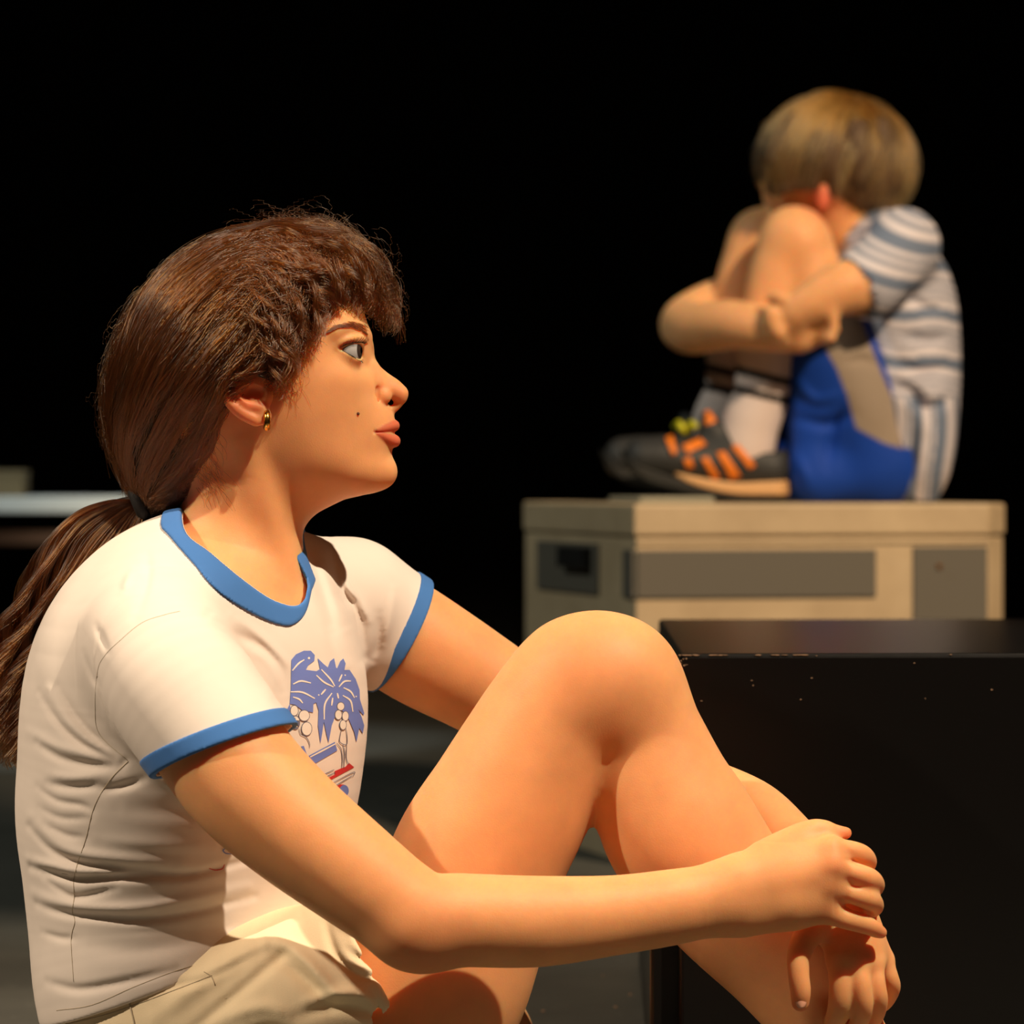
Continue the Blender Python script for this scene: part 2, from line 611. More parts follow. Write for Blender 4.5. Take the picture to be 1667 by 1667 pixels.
# brow, nose
head += hchain([(592, 550, 18, 9), (583, 540, 48, 10), (566, 533, 80, 9), (545, 540, 98, 8)], 18)
head += [('u', Chain([list(W(a, b, HEAD_Y)) + [S(r)] for a, b, r in [(598, 562, 8), (600, 582, 8), (609, 601, 10), (624, 616.5, 12), (640, 630, 14), (650, 641, 15)]], 6), 9 * GS0)]
head += hchain([(606, 600, 14, 9), (618, 622, 15, 10), (628, 636, 12, 11)], 14)
head += hell(624, 645, 20, 13.5, 10, 13, 5)
head += [('u', Chain([list(W(a, b, HEAD_Y)) + [S(r)] for a, b, r in [(652, 650, 9), (646, 661, 6.5), (637, 668, 7)]], 5), 5 * GS0)]
head += hchain([(609, 646, 30, 3), (614, 632, 27, 2.5), (613, 656, 31, 2.5)], 5, 's')
head += hell(640, 655, 11, 10.5, 5.5, 4.2, 3.0, 's', ang=14)
# lips
UL = [(641.5, 693, 0, 8.4), (638, 693.5, 16, 7.8), (627, 697, 34, 5.6), (614, 702, 49, 2.8)]
LL = [(641.5, 718, 0, 9.6), (638, 717.5, 16, 8.8), (627, 712, 34, 6), (614, 704.5, 49, 2.8)]
head += hchain(UL, 4)
head += hchain(LL, 4)
head += hchain([(652, 705.5, 0, 1.6), (646, 705, 17, 1.5), (630, 703.5, 36, 1.3), (609, 703.5, 54, 2.0)], 3.0, 's')
head += [ell(625, 768, HEAD_Y, 18, 26, 20, 16 * GS0)]
# eyelids
head += hell(EYE[0], EYE[1], EYE[2], 30.5, 30.5, 30.5, 9)
head += hchain([(547, 565, 99, 4.5), (556, 557, 99, 5), (572, 551, 91, 5.5), (588, 551, 72, 5), (596, 558, 56, 4)], 6)
head += lid_opening()
# ears
ear_d = 150
head += hell(404, 640, 146, 38, 11, 46, 8, ang=-14)
head += hchain([(432, 612, 146, 8), (420, 582, 154, 8), (392, 572, 162, 8.5), (369, 592, 166, 8.5), (363, 622, 165, 8.5), (371, 650, 160, 9), (392, 671, 155, 10), (416, 684, 152, 10)], 7)
head += hchain([(402, 598, 158, 7), (386, 618, 160, 7), (388, 645, 157, 7), (404, 660, 154, 7.5), (426, 664, 152, 7)], 5)
head += hell(428, 677, 150, 14, 9, 15, 6)
head += hell(412, 640, 160, 20, 15, 13, 4, 's', ang=-10)
head += hchain([(378, 606, 172, 4), (373, 628, 172, 4.5), (382, 652, 168, 4)], 5, 's')
head += hell(437, 644, 147, 7, 8, 11, 6)

# torso inside the shirt
YAW = math.radians(28)
torso_rows = [(312, 965, 0, 118), (318, 1010, 0, 172), (321, 1060, 0, 220), (321, 1130, 0, 255), (312, 1250, 0, 257), (300, 1320, 0, 250), (294, 1400, 0, 237), (294, 1500, 0, 227), (316, 1600, 0, 232), (347, 1700, 0, 226), (366, 1770, 0, 214)]
torso_asp = [1.1, 1.2, 1.28, 1.28, 1.26, 1.24, 1.22, 1.22, 1.28, 1.3, 1.3]
def torso_chain(grow, k):
    # radius is the front-to-back one; the section is wider across the shoulders
    return ('u', Chain(rows([(a, b, Y, r + grow) for a, b, Y, r in torso_rows]), 6, torso_asp, -YAW), k)
body = [('g', head, 0.02), torso_chain(-26, 0.03)]

# near arm
n_arm = [chain([(270, 1085, -0.155, 96), (330, 1175, -0.172, 104), (397, 1268, -0.186, 104), (474, 1342, -0.196, 97), (571, 1419, -0.204, 88), (640, 1470, -0.207, 81), (692, 1496, -0.206, 77),
                (755, 1498, -0.198, 76), (876, 1500, -0.19, 74), (1000, 1490, -0.178, 65), (1100, 1476, -0.17, 61.5), (1190, 1460, -0.163, 57)], n=10, asp=[1, 1, 1, 1, 1, 1, 1, 1, .95, .9, .85, .75]),
         ball(690, 1528, -0.20, 44, 0.02), ball(660, 1520, -0.215, 44, 0.02)]
# near hand: back of the hand, then thumb and fingers
HYn = -0.163
hand_n = [chain([(1190, 1460, HYn, 57), (1240, 1455, HYn, 57), (1275, 1450, HYn, 57)], asp=[.75, .55, .48])]
MCPn = {'i': (1352, 1384, -0.160, 19), 'm': (1356, 1409, -0.165, 19), 'r': (1352, 1440, -0.163, 19), 'p': (1342, 1480, -0.161, 19)}
for kf, y0 in zip('imrp', (1428, 1446, 1466, 1488)):
    x, y, Y, r = MCPn[kf]
    hand_n.append(chain([(1215, y0, HYn, 26), (1285, (y0 + y) / 2, Y - 0.001, 25), (x, y, Y, r + 2)], 0.014))
hand_n.append(chain([(1225, 1425, -0.155, 34), (1262, 1398, -0.152, 30), (1300, 1372, -0.15, 22)], 0.016))
hand_n.append(chain([(1290, 1470, -0.163, 26), (1350, 1460, -0.158, 20)], 0.012))
fing_n = {
 'i': [(1352, 1384, -0.160, 19), (1382, 1385, -0.159, 17), (1403, 1392, -0.152, 17), (1412, 1403, -0.135, 15.5), (1406, 1414, -0.115, 14), (1396, 1420, -0.103, 12)],
 'm': [(1356, 1409, -0.165, 19), (1390, 1421, -0.166, 17.5), (1415, 1431, -0.160, 18), (1424, 1441, -0.140, 16.5), (1418, 1448, -0.118, 15), (1408, 1452, -0.104, 12.5)],
 'r': [(1352, 1440, -0.163, 19), (1388, 1455, -0.165, 17), (1414, 1464, -0.160, 17.5), (1423, 1474, -0.142, 16), (1418, 1480, -0.124, 14.5), (1408, 1484, -0.108, 12)],
 'p': [(1342, 1482, -0.161, 20), (1376, 1495, -0.162, 17.5), (1408, 1505, -0.158, 15.5), (1426, 1514, -0.150, 12.5), (1434, 1518, -0.146, 10)],
}
knuckle = []
near_hand = list(hand_n)
for kf in 'imrp':
    near_hand.append(('g', [chain(fing_n[kf], n=6)], 0.0045))
for kf in 'imr':
    x, y, Y, r = MCPn[kf]
    near_hand.append(ball(x, y, Y - 0.0035, r - 3, 0.008))
near_hand.append(('g', [chain([(1250, 1398, -0.152, 30), (1288, 1370, -0.150, 22), (1320, 1352, -0.150, 17.5), (1340, 1350, -0.149, 15.5), (1358, 1354, -0.148, 12.5), (1377, 1356, -0.147, 9.5)], n=6)], 0.008))
near_hand += folds([([(1372, 1397), (1395, 1402)], 3, 2.5), ([(1380, 1440), (1400, 1443)], 3, 2.5), ([(1372, 1472), (1392, 1478)], 3, 2.0)], -0.16, -0.2, -0.15)
near_arm = n_arm + [('g', near_hand, 0.012)]

# far arm and the hand hanging over the shin
f_arm = [chain([(600, 1000, 0.12, 92), (684, 1055, 0.12, 93), (783, 1113, 0.125, 84), (880, 1175, 0.125, 76), (985, 1240, 0.11, 66), (1060, 1262, 0.085, 66), (1140, 1296, 0.05, 64), (1223, 1327, 0.01, 58), (1283, 1376, -0.035, 53),
                (1335, 1420, -0.075, 48), (1362, 1460, -0.105, 46)], n=10)]
hand_f = [chain([(1362, 1460, -0.105, 46), (1372, 1500, -0.115, 48)], asp=0.8, n=3)]
MCPf = {'i': (1368, 1560, -0.136, 22), 'm': (1396, 1566, -0.135, 20), 'r': (1420, 1566, -0.126, 19), 'p': (1436, 1562, -0.110, 18)}
for kf, x0 in zip('imrp', (1350, 1364, 1378, 1388)):
    x, y, Y, r = MCPf[kf]
    hand_f.append(chain([(x0, 1478, -0.108, 26), ((x0 + x) / 2 + 2, 1525, (Y - 0.108) / 2 - 0.005, 25), (x, y, Y, r + 2)], 0.012))
far_hand = list(hand_f)
fing_f = {
 'i': [(1368, 1560, -0.136, 22), (1369, 1600, -0.141, 20), (1368, 1634, -0.138, 20), (1362, 1655, -0.125, 18), (1354, 1668, -0.108, 15)],
 'm': [(1396, 1566, -0.135, 20), (1402, 1606, -0.142, 17), (1404, 1640, -0.138, 17), (1398, 1664, -0.122, 15), (1388, 1678, -0.106, 13)],
 'r': [(1420, 1566, -0.126, 18), (1427, 1602, -0.133, 15), (1430, 1630, -0.130, 15.5), (1424, 1656, -0.114, 14), (1412, 1670, -0.100, 12)],
 'p': [(1436, 1562, -0.110, 17), (1448, 1590, -0.113, 14.5), (1452, 1608, -0.108, 14), (1444, 1628, -0.096, 12.5), (1434, 1640, -0.088, 10.5)],
}
for kf in 'imrp':
    far_hand.append(('g', [chain(fing_f[kf], n=6)], 0.0035))
far_hand.append(('g', [chain([(1345, 1492, -0.118, 30), (1318, 1518, -0.138, 24), (1301, 1552, -0.150, 19.5), (1300, 1585, -0.154, 17.5), (1303, 1612, -0.154, 17), (1303, 1632, -0.152, 14.5)], n=6)], 0.007))
far_arm = f_arm + [('g', far_hand, 0.012)]

# near leg
LY = -0.08
n_leg = [chain([(520, 1790, -0.07, 170), (620, 1715, -0.075, 160), (700, 1618, LY, 152), (738, 1522, LY, 148), (777, 1403, LY, 142), (827, 1312, LY, 134), (866, 1238, LY, 126), (905, 1172, LY, 120), (945, 1135, LY, 116)], n=10, asp=.95),
         ('g', [chain([(958, 1133, LY, 114), (1010, 1150, LY, 108), (1052, 1212, LY, 100), (1078, 1292, LY, 116), (1110, 1356, LY, 126), (1153, 1417, LY, 120), (1200, 1477, LY, 112), (1264, 1553, LY, 98), (1316, 1619, LY, 89), (1380, 1710, LY, 74), (1430, 1790, LY, 62), (1445, 1830, LY, 58)], n=11, asp=.92)], 0.011),
         ell(958, 1100, LY, 96, 78, 84, 0.03), ball(1010, 1098, LY - 0.004, 74, 0.03),
         chain([(1445, 1828, LY, 56), (1520, 1850, LY, 44), (1600, 1866, LY, 30)], 0.02, asp=[1, 1.15, 1.6])]
for i, (dx, r) in enumerate([(30, 15), (26, 12), (20, 11), (12, 10.5), (2, 10)]):
    n_leg.append(('g', [chain([(1600, 1870, LY + 0.026 - 0.013 * i, r + 3), (1618 + dx * 0.5, 1872, LY + 0.028 - 0.0135 * i, r), (1630 + dx, 1877, LY + 0.029 - 0.014 * i, r - 2)])], 0.004))
# far leg folded flat on the stage behind it
f_leg = [chain([(520, 1760, 0.10, 150), (640, 1690, 0.24, 130), (740, 1650, 0.36, 105)], n=5),
         chain([(740, 1650, 0.36, 100), (780, 1710, 0.22, 95), (800, 1790, 0.08, 66), (800, 1830, -0.01, 50)], 0.01, n=5)]
girl_model = body + [('g', near_arm, 0.0025), ('g', far_arm, 0.0), ('g', n_leg, 0.0), ('g', f_leg, 0.0)]

def boundary(Q):
    E = np.vstack([Q[:, [0, 1]], Q[:, [1, 2]], Q[:, [2, 3]], Q[:, [3, 0]]])
    E = np.sort(E, 1)
    u, c = np.unique(E, axis=0, return_counts=True)
    return np.unique(u[c == 1])
def build_blocks(model, boxes, lo, hi, hh):
    """coarse skin everywhere, fine skin inside the boxes (head, hands), stitched into one mesh"""
    g = Grid(lo, hi, hh).run(model).mesh(1)
    def keep(c):
        k = np.ones(len(c), bool)
        for blo, bhi, h in boxes:
            k &= ~((c > blo) & (c < bhi)).all(1)
        return k
    base = clip_faces(g, keep)
    bb = boundary(base[1])
    BP = base[0][bb]
    parts = [base]
    for blo, bhi, h in boxes:
        m = Grid(blo - 3 * h, bhi + 3 * h, h).run(model).mesh(1)
        m = clip_faces(m, lambda c, a=blo, b=bhi: ((c > a) & (c < b)).all(1))
        fb = boundary(m[1])
        near = ((BP > blo - 3 * hh) & (BP < bhi + 3 * hh)).all(1)
        Bn = BP[near]
        Bi = bb[near]
        off = sum(len(p[0]) for p in parts)
        mp = np.arange(len(m[0])) + off
        for i in fb:
            d = np.linalg.norm(Bn - m[0][i], axis=1)
            j = d.argmin()
            if d[j] < 4 * hh:
                mp[i] = Bi[j]
        parts.append((m[0], mp[m[1]]))
    V = np.vstack([p[0] for p in parts])
    Q = np.vstack([p[1] for p in parts])
    # quads that lost a side at the seam become triangles
    dup = np.stack([Q[:, k] == Q[:, (k + 1) % 4] for k in range(4)], 1)
    nd = dup.sum(1)
    quads = Q[(nd == 0) & (Q[:, 0] != Q[:, 2]) & (Q[:, 1] != Q[:, 3])]
    t = Q[nd == 1]; kd = np.argmax(dup[nd == 1], 1)
    tris = np.stack([t[np.arange(len(t)), (kd + 1 + k) % 4] for k in range(3)], 1) if len(t) else np.zeros((0, 3), int)
    tris = tris[(tris[:, 0] != tris[:, 1]) & (tris[:, 1] != tris[:, 2]) & (tris[:, 0] != tris[:, 2])]
    # relax the seam
    ring = np.zeros(len(V), bool); ring[bb] = True
    E = np.vstack([quads[:, [k, (k + 1) % 4]] for k in range(4)] + [tris[:, [k, (k + 1) % 3]] for k in range(3)])
    E = E[ring[E].any(1)]
    ring2 = np.zeros(len(V), bool); ring2[E.ravel()] = True
    E = np.vstack([quads[:, [k, (k + 1) % 4]] for k in range(4)] + [tris[:, [k, (k + 1) % 3]] for k in range(3)])
    E = E[ring2[E].any(1)]
    for _ in range(6):
        acc = np.zeros_like(V); num = np.zeros(len(V))
        np.add.at(acc, E[:, 0], V[E[:, 1]]); np.add.at(num, E[:, 0], 1)
        np.add.at(acc, E[:, 1], V[E[:, 0]]); np.add.at(num, E[:, 1], 1)
        mv = ring2 & (num > 0)
        V[mv] = 0.5 * V[mv] + 0.5 * acc[mv] / num[mv][:, None]
    used = np.zeros(len(V), bool); used[quads.ravel()] = True; used[tris.ravel()] = True
    re = np.cumsum(used) - 1
    return V[used], re[quads], re[tris]

def wbox(x0, y0, x1, y1, Y0, Y1):
    ps = np.array([W(x, y, Y) for x in (x0, x1) for y in (y0, y1) for Y in (Y0, Y1)])
    return ps.min(0), ps.max(0)

import time as _time
_t0 = _time.time()
hb = wbox(150, 350, 700, 905, -0.096, 0.096)
nb = wbox(1150, 1120, 1490, 1690, -0.215, -0.055)
GIRL = empty('person', W(360, 1840, 0.0) * np.array([1, 1, 0]))
gm = build_blocks(girl_model, [(hb[0], hb[1], 0.0012), (nb[0], nb[1], 0.0011)], W(0, 1900, -0.3) * np.array([1, 1, 0]) + np.array([0.05, 0, 0.0]), np.array([0.40, 0.45, 0.48]), 0.0028)
# coloured places: lips, ears and finger joints
V = gm[0]
def near_chain(V, lst, scale):
    out = np.full(len(V), 1.0)
    for sg in (-1, 1):
        c = Chain([list(W(a, b, HEAD_Y + sg * d * GS0)) + [S(r)] for a, b, d, r in lst], 5)
        d = c.ev(V[:, 0].astype(f32), V[:, 1].astype(f32), V[:, 2].astype(f32))
        out = np.minimum(out, d)
    return out
hm = (V[:, 2] > W(0, 760)[2]) & (V[:, 0] > W(590, 0)[0])
lip = np.zeros(len(V))
dl = np.minimum(near_chain(V[hm], UL, 1), near_chain(V[hm], LL, 1))
lip[hm] = np.clip(1 - (dl / GS0 - 0.6) / 2.2, 0, 1) * 0.85
flush = np.zeros(len(V))
def blob(px, py, Y, r, a):
    d = np.linalg.norm(V - W(px, py, Y), axis=1) / S(r, Y)
    flush[:] = np.maximum(flush, a * np.exp(-d ** 2))
blob(400, 640, -0.07, 55, 0.75)
blob(400, 640, 0.07, 55, 0.75)
blob(640, 645, 0, 26, 0.45)
for q in fing_n.values():
    blob(q[-1][0], q[-1][1], q[-1][2], 30, 0.4)
blob(690, 1548, -0.215, 80, 0.4); blob(955, 1050, -0.13, 90, 0.22)
for q in MCPn.values():
    blob(q[0], q[1], q[2] - 0.008, 20, 0.3)
blob(1303, 1636, -0.152, 24, 0.6); blob(1380, 1356, -0.147, 22, 0.5)
def mixed_obj(name, V, quads, tris, mat, parent, attrs=None):
    me = bpy.data.meshes.new(name)
    me.vertices.add(len(V)); me.vertices.foreach_set('co', V.astype(np.float32).ravel())
    nq, nt = len(quads), len(tris)
    me.loops.add(4 * nq + 3 * nt)
    me.loops.foreach_set('vertex_index', np.concatenate([quads.ravel(), tris.ravel()]).astype(np.int32))
    me.polygons.add(nq + nt)
    me.polygons.foreach_set('loop_start', np.concatenate([np.arange(nq) * 4, 4 * nq + np.arange(nt) * 3]).astype(np.int32))
    me.polygons.foreach_set('loop_total', np.concatenate([np.full(nq, 4), np.full(nt, 3)]).astype(np.int32))
    me.update(calc_edges=True)
    me.polygons.foreach_set('use_smooth', np.ones(nq + nt, bool))
    bm = bmesh.new(); bm.from_mesh(me)          # close pinholes left at the seam
    bmesh.ops.holes_fill(bm, edges=[e for e in bm.edges if e.is_boundary], sides=24)
    for f in bm.faces: f.smooth = True
    bm.to_mesh(me); bm.free()
    for an, av in (attrs or {}).items():
        a = me.attributes.new(an, 'FLOAT', 'POINT')
        a.data.foreach_set('value', np.asarray(av, np.float32))
    me.materials.append(mat)
    o = bpy.data.objects.new(name, me)
    COL.objects.link(o)
    attach(o, parent)
    return o
body_o = mixed_obj('body', gm[0], gm[1], gm[2], M['skin'], GIRL, {'lip': lip, 'flush': flush})
print('girl body', len(V), round(_time.time() - _t0, 1))

# eyes, brows, lashes, earrings -------------------------------------------------
def cap_sphere(c, r, fwd, a0, a1, nu=28, nv=12):
    """band of a sphere between the angles a0 and a1 (degrees) from its forward axis"""
    f = np.asarray(fwd, float); f /= np.linalg.norm(f)
    u = np.cross([0, 1, 0.01], f); u /= np.linalg.norm(u)
    v = np.cross(f, u)
    V, F = [], []
    for j in range(nv + 1):
        t = math.radians(a0 + (a1 - a0) * j / nv)
        for i in range(nu):
            p = 2 * math.pi * i / nu
            V.append(c + r * (math.cos(t) * f + math.sin(t) * (math.cos(p) * u + math.sin(p) * v)))
    for j in range(nv):
        for i in range(nu):
            F.append((j * nu + i, j * nu + (i + 1) % nu, (j + 1) * nu + (i + 1) % nu, (j + 1) * nu + i))
    return V, F
M['sclera'] = plain('eye_white', srgb(182, 178, 178), 0.12)
M['iris'] = plain('iris', srgb(62, 50, 44), 0.1)
M['pupil'] = plain('pupil', srgb(8, 6, 6), 0.08)
M['gold'] = plain('gold', srgb(226, 170, 80), 0.22, Metallic=1.0)
M['nail'] = plain('nail', srgb(238, 172, 142), 0.25)
for sg in (-1, 1):
    c = W(EYE[0], EYE[1], HEAD_Y + sg * EYE[2] * GS0)
    fw = np.array([1.0, sg * 0.04 - 0.26, 0.06])
    R = EYE[3] * GS0
    eb = mesh_obj('eyeball', *cap_sphere(c, R, fw, 0, 180, 32, 24), M['sclera'], GIRL)
    mesh_obj('iris', *cap_sphere(c, R * 1.012, fw, 0, 29, 28, 6), M['iris'], eb)
    mesh_obj('pupil', *cap_sphere(c, R * 1.02, fw, 0, 11, 20, 4), M['pupil'], eb)

def tube(path, rad, nseg=8, closed=False, flat=None):
    """sweep a round (or flattened) section along a path of 3-D points"""
    P = np.asarray(path, float)
    n = len(P)
    rad = np.full(n, rad) if np.ndim(rad) == 0 else np.asarray(rad, float)
    T = np.gradient(P, axis=0) if not closed else np.roll(P, -1, 0) - np.roll(P, 1, 0)
    T /= np.linalg.norm(T, axis=1)[:, None] + 1e-12
    ref = np.array([0.0, 1.0, 0.0])
    V, F = [], []
    u = np.cross(T[0], ref)
    if np.linalg.norm(u) < 1e-3: u = np.cross(T[0], [0, 0, 1.0])
    u /= np.linalg.norm(u)
    for i in range(n):
        u = u - T[i] * (u @ T[i]); u /= np.linalg.norm(u) + 1e-12
        v = np.cross(T[i], u)
        for k in range(nseg):
            a = 2 * math.pi * k / nseg
            V.append(P[i] + rad[i] * (math.cos(a) * u + math.sin(a) * v * (flat or 1)))
    m = n if closed else n - 1
    for i in range(m):
        j = (i + 1) % n
        for k in range(nseg):
            k2 = (k + 1) % nseg
            F.append((i * nseg + k, i * nseg + k2, j * nseg + k2, j * nseg + k))
    if not closed:
        F.append(tuple(range(nseg - 1, -1, -1)))
        F.append(tuple(range((n - 1) * nseg, n * nseg)))
    return V, F
def join_geo(gs):
    V, F = [], []
    for v, f in gs:
        o = len(V)
        V += list(v)
        F += [tuple(i + o for i in q) for q in f]
    return V, F
# ribbed half hoops through the ear lobes
for sg in (-1, 1):
    path = []
    for t in np.linspace(-70, 130, 17):
        a = math.radians(t)
        path.append(W(433 + 5 * math.cos(a) * 0.4, 685 - 0 + 13 * math.sin(a) * -1, HEAD_Y + sg * (150 + 13 * math.cos(a)) * GS0))
    rad = [S(5.6) * (0.85 + 0.22 * abs(math.sin(i * 1.55))) for i in range(17)]
    mesh_obj('earring', *tube(path, rad, 12), M['gold'], GIRL)
# thumb nail of the hanging hand and of the upper hand
def nail(name, c, ax, nrm, l, w):
    ax = np.asarray(ax, float); ax /= np.linalg.norm(ax)
    nrm = np.asarray(nrm, float); nrm -= ax * (nrm @ ax); nrm /= np.linalg.norm(nrm)
    sd = np.cross(ax, nrm)
    V, F = [], []
    nx, ny = 8, 8
    for i in range(nx + 1):
        for j in range(ny + 1):
            u, v = i / nx * 2 - 1, j / ny * 2 - 1
            ww = w * math.sqrt(max(0.05, 1 - 0.75 * max(0, u) ** 2.4 - 0.3 * max(0, -u) ** 3))
            V.append(c + ax * l * u + sd * ww * v + nrm * (0.0006 - 0.45 * w * v * v - 0.1 * l * u * u))
    for i in range(nx):
        for j in range(ny):
            a = i * (ny + 1) + j
            F.append((a, a + 1, a + ny + 2, a + ny + 1))
    o = mesh_obj(name, V, F, M['nail'], GIRL)
    m = o.modifiers.new('thick', 'SOLIDIFY'); m.thickness = 0.0006; m.offset = -1
    return o
mole = ell(582.7, 673.5, -88 * GS0, 3.0, 3.0, 3.0)
M['mole'] = plain('mole', srgb(96, 52, 34), 0.6)
nail('thumb_nail', W(1303, 1628, -0.152) + np.array([0, -S(15.4), 0]), (0.02, 0, -1), (0.0, -1, -0.05), S(11), S(8.5))

# T-shirt ------------------------------------------------------------------------
def half(p0, n, lo, hi, off=0.0):
    """half-space: negative on the side n points away from"""
    n = np.asarray(n, float); n = n / np.linalg.norm(n)
    d0 = float(n @ p0) + off
    return Func(lo, hi, lambda x, y, z: x * f32(n[0]) + y * f32(n[1]) + z * f32(n[2]) - f32(d0))
BIGLO, BIGHI = np.array([-2, -2, -2.0]), np.array([2, 2, 2.0])
def plane3(A, B, C, toward):
    n = np.cross(B - A, C - A); n /= np.linalg.norm(n)
    if n @ toward < 0: n = -n
    return A, n
CUFF_N = plane3(W(249, 1267, -0.172), W(462, 1188, -0.172), W(356, 1210, -0.228), W(600, 1450, -0.2) - W(300, 1150, -0.16))
CUFF_F = plane3(W(691, 955, 0.13), W(604, 1119, 0.12), W(684, 1022, 0.075), W(800, 1120, 0.12) - W(600, 1000, 0.12))
def sleeve_n(g):
    return chain([(262, 1062, -0.135, 112 + g), (292, 1118, -0.158, 121 + g), (345, 1195, -0.174, 120 + g), (420, 1290, -0.189, 118 + g)], asp=1.0, n=5)
def sleeve_f(g):
    return chain([(578, 985, 0.105, 100 + g), (630, 1020, 0.117, 101 + g), (690, 1060, 0.12, 101 + g), (770, 1110, 0.125, 98 + g)], n=5)
def cut_cuff(pl, off=0.0):
    return ('i', half(pl[0], pl[1], BIGLO, BIGHI, off), 0.0015)
hem_n = np.cross(W(525, 1491, 0) - W(90, 1652, 0), np.array([0, 1.0, 0.0]))
if hem_n[2] > 0: hem_n = -hem_n
sleeve_folds = folds([
    ([(337, 1003), (374, 1037), (421, 1068), (446, 1108), (456, 1150)], 9, 5), ([(368, 1006), (405, 1034), (443, 1074), (464, 1098)], 7, -4),
    ([(400, 1060), (432, 1092), (446, 1128)], 7, -4)], -0.18, -0.3, -0.02)
shirt = [torso_chain(2, 0.0),
    chain([(258, 1052, -0.125, 104), (300, 975, -0.07, 92), (360, 945, 0.0, 88), (460, 950, 0.06, 84), (555, 978, 0.10, 94)], 0.035, n=5),
    ('g', [sleeve_n(0)], 0.022), ('g', [sleeve_f(0)], 0.022)]
shirt += folds([
    ([(56, 1211), (98, 1234), (146, 1243), (200, 1245)], 8, 6), ([(40, 1195), (90, 1215), (146, 1226), (196, 1232)], 9, -4),
    ([(76, 1276), (118, 1281), (172, 1277)], 7, 5), ([(80, 1262), (120, 1265), (172, 1260)], 8, -4), ([(170, 1284), (205, 1276), (236, 1266)], 7, 6),
    ([(56, 1284), (92, 1304), (134, 1309), (154, 1318)], 6, 4), ([(60, 1318), (100, 1332), (150, 1330)], 6, 3), ([(70, 1345), (110, 1360), (142, 1362)], 6, 3),
    ([(39, 1351), (78, 1385), (112, 1400), (157, 1407), (224, 1413), (310, 1424)], 7, 7), ([(45, 1335), (85, 1370), (125, 1388), (200, 1396), (300, 1404)], 11, -6),
    ([(40, 1421), (84, 1427), (123, 1432), (168, 1428), (252, 1424), (310, 1423), (410, 1402)], 7, 9), ([(36, 1406), (84, 1412), (123, 1418), (200, 1419)], 8, -6),
    ([(64, 1434), (98, 1455), (120, 1463), (157, 1455), (190, 1445)], 6, 5), ([(44, 1464), (98, 1474), (168, 1478), (250, 1474), (400, 1448)], 9, -6),
    ([(50, 1482), (98, 1491), (168, 1494), (224, 1496), (300, 1488), (410, 1466)], 7, 7),
    ([(60, 1528), (95, 1533), (118, 1531)], 6, 4), ([(70, 1608), (126, 1613), (196, 1599), (290, 1577)], 8, 6),
    ([(59, 1129), (94, 1176), (140, 1213), (205, 1237)], 7, 6), ([(94, 1117), (125, 1164), (162, 1201), (208, 1234)], 6, 4), ([(76, 1122), (110, 1172), (150, 1206), (204, 1232)], 8, -4),
    ([(143, 1060), (160, 1098), (170, 1112)], 6, 3.5), ([(166, 1016), (188, 1056)], 6, 3.5), ([(237, 905), (244, 950), (232, 1000)], 9, 5), ([(215, 930), (208, 960)], 8, -4),
    ([(200, 1310), (290, 1318), (380, 1330)], 14, 3), ([(160, 1365), (250, 1372), (350, 1380)], 12, -3), ([(130, 1540), (230, 1545), (330, 1530)], 16, 4),
    ], -0.12, -0.3, -0.01)
shirt += sleeve_folds
shirt += folds([([(543, 905), (560, 964), (584, 995), (594, 1070)], 8, 7), ([(556, 935), (580, 975), (600, 1010)], 7, -5), ([(617, 1000), (616, 1040), (606, 1075)], 7, 5),
    ([(640, 960), (634, 1010), (622, 1050)], 7, -4), ([(505, 900), (530, 960), (556, 1040), (572, 1085)], 9, 6), ([(549, 1020), (562, 1058), (574, 1086)], 7, -5), ([(520, 905), (548, 960), (570, 1020)], 8, -4)], 0.05, -0.1, 0.3)
# neck opening: where the ribbing's inner edge runs on the near and on the far shoulder
n_in = [(286, 812), (293, 826), (312, 867), (352, 896), (396, 933), (440, 967), (466, 980), (485, 984), (497, 976), (501, 960)]
n_out = [(262, 826), (268, 855), (287, 872), (331, 915), (359, 946), (396, 977), (437, 1002), (472, 1015), (492, 1008), (503, 990), (508, 962)]
n_in = [tuple(p) for p in catmull(np.array(n_in, float), 4)]
n_out = [tuple(p) for p in catmull(np.array(n_out, float), 4)]
f_in = n_in + [(497, 945), (478, 912), (466, 870), (460, 600), (200, 600)]
f_out = n_out + [(512, 945), (498, 912), (486, 870), (480, 600), (200, 600)]
n_in = n_in + [(504, 900), (505, 600), (200, 600)]
n_out = n_out + [(511, 900), (512, 600), (200, 600)]
def neck_fn(near, far):
    pn, pf = near, far
    def fn(x, y, z):
        s = S(1, -0.03)
        px = CX + x[:, 0, :].astype(float) / s; py = HY + (HC - z[:, 0, :].astype(float)) / s
        px, py = np.broadcast_arrays(px, py)
        a = (poly_sd(px, py, pn) * s).astype(f32)[:, None, :]; b = (poly_sd(px, py, pf) * s).astype(f32)[:, None, :]
        ys = (0.02 - 0.05 * (px - 285) / 215).astype(f32)[:, None, :]
        w = np.clip((y - ys) / f32(0.012) + f32(0.5), 0, 1)
        return a * (1 - w) + b * w
    return fn
glo, ghi = wbox(0, 800, 720, 1700, -0.27, 0.27)
nlo, nhi = wbox(150, 700, 560, 1040, -0.14, 0.13)
shirt_grid = Grid(glo, ghi, 0.0016).run(shirt)
solid = shirt_grid.F.copy()
def cuff_cutter(sl, pl):
    c = sl(16)[1]
    h = half(pl[0], -pl[1], BIGLO, BIGHI)
    return ('s', Func(c.lo, c.hi, lambda x, y, z: np.maximum(c.ev(x, y, z), h.ev(x, y, z))), 0.0)
shirt_grid.F = np.maximum(solid, -(solid + f32(0.0042)))
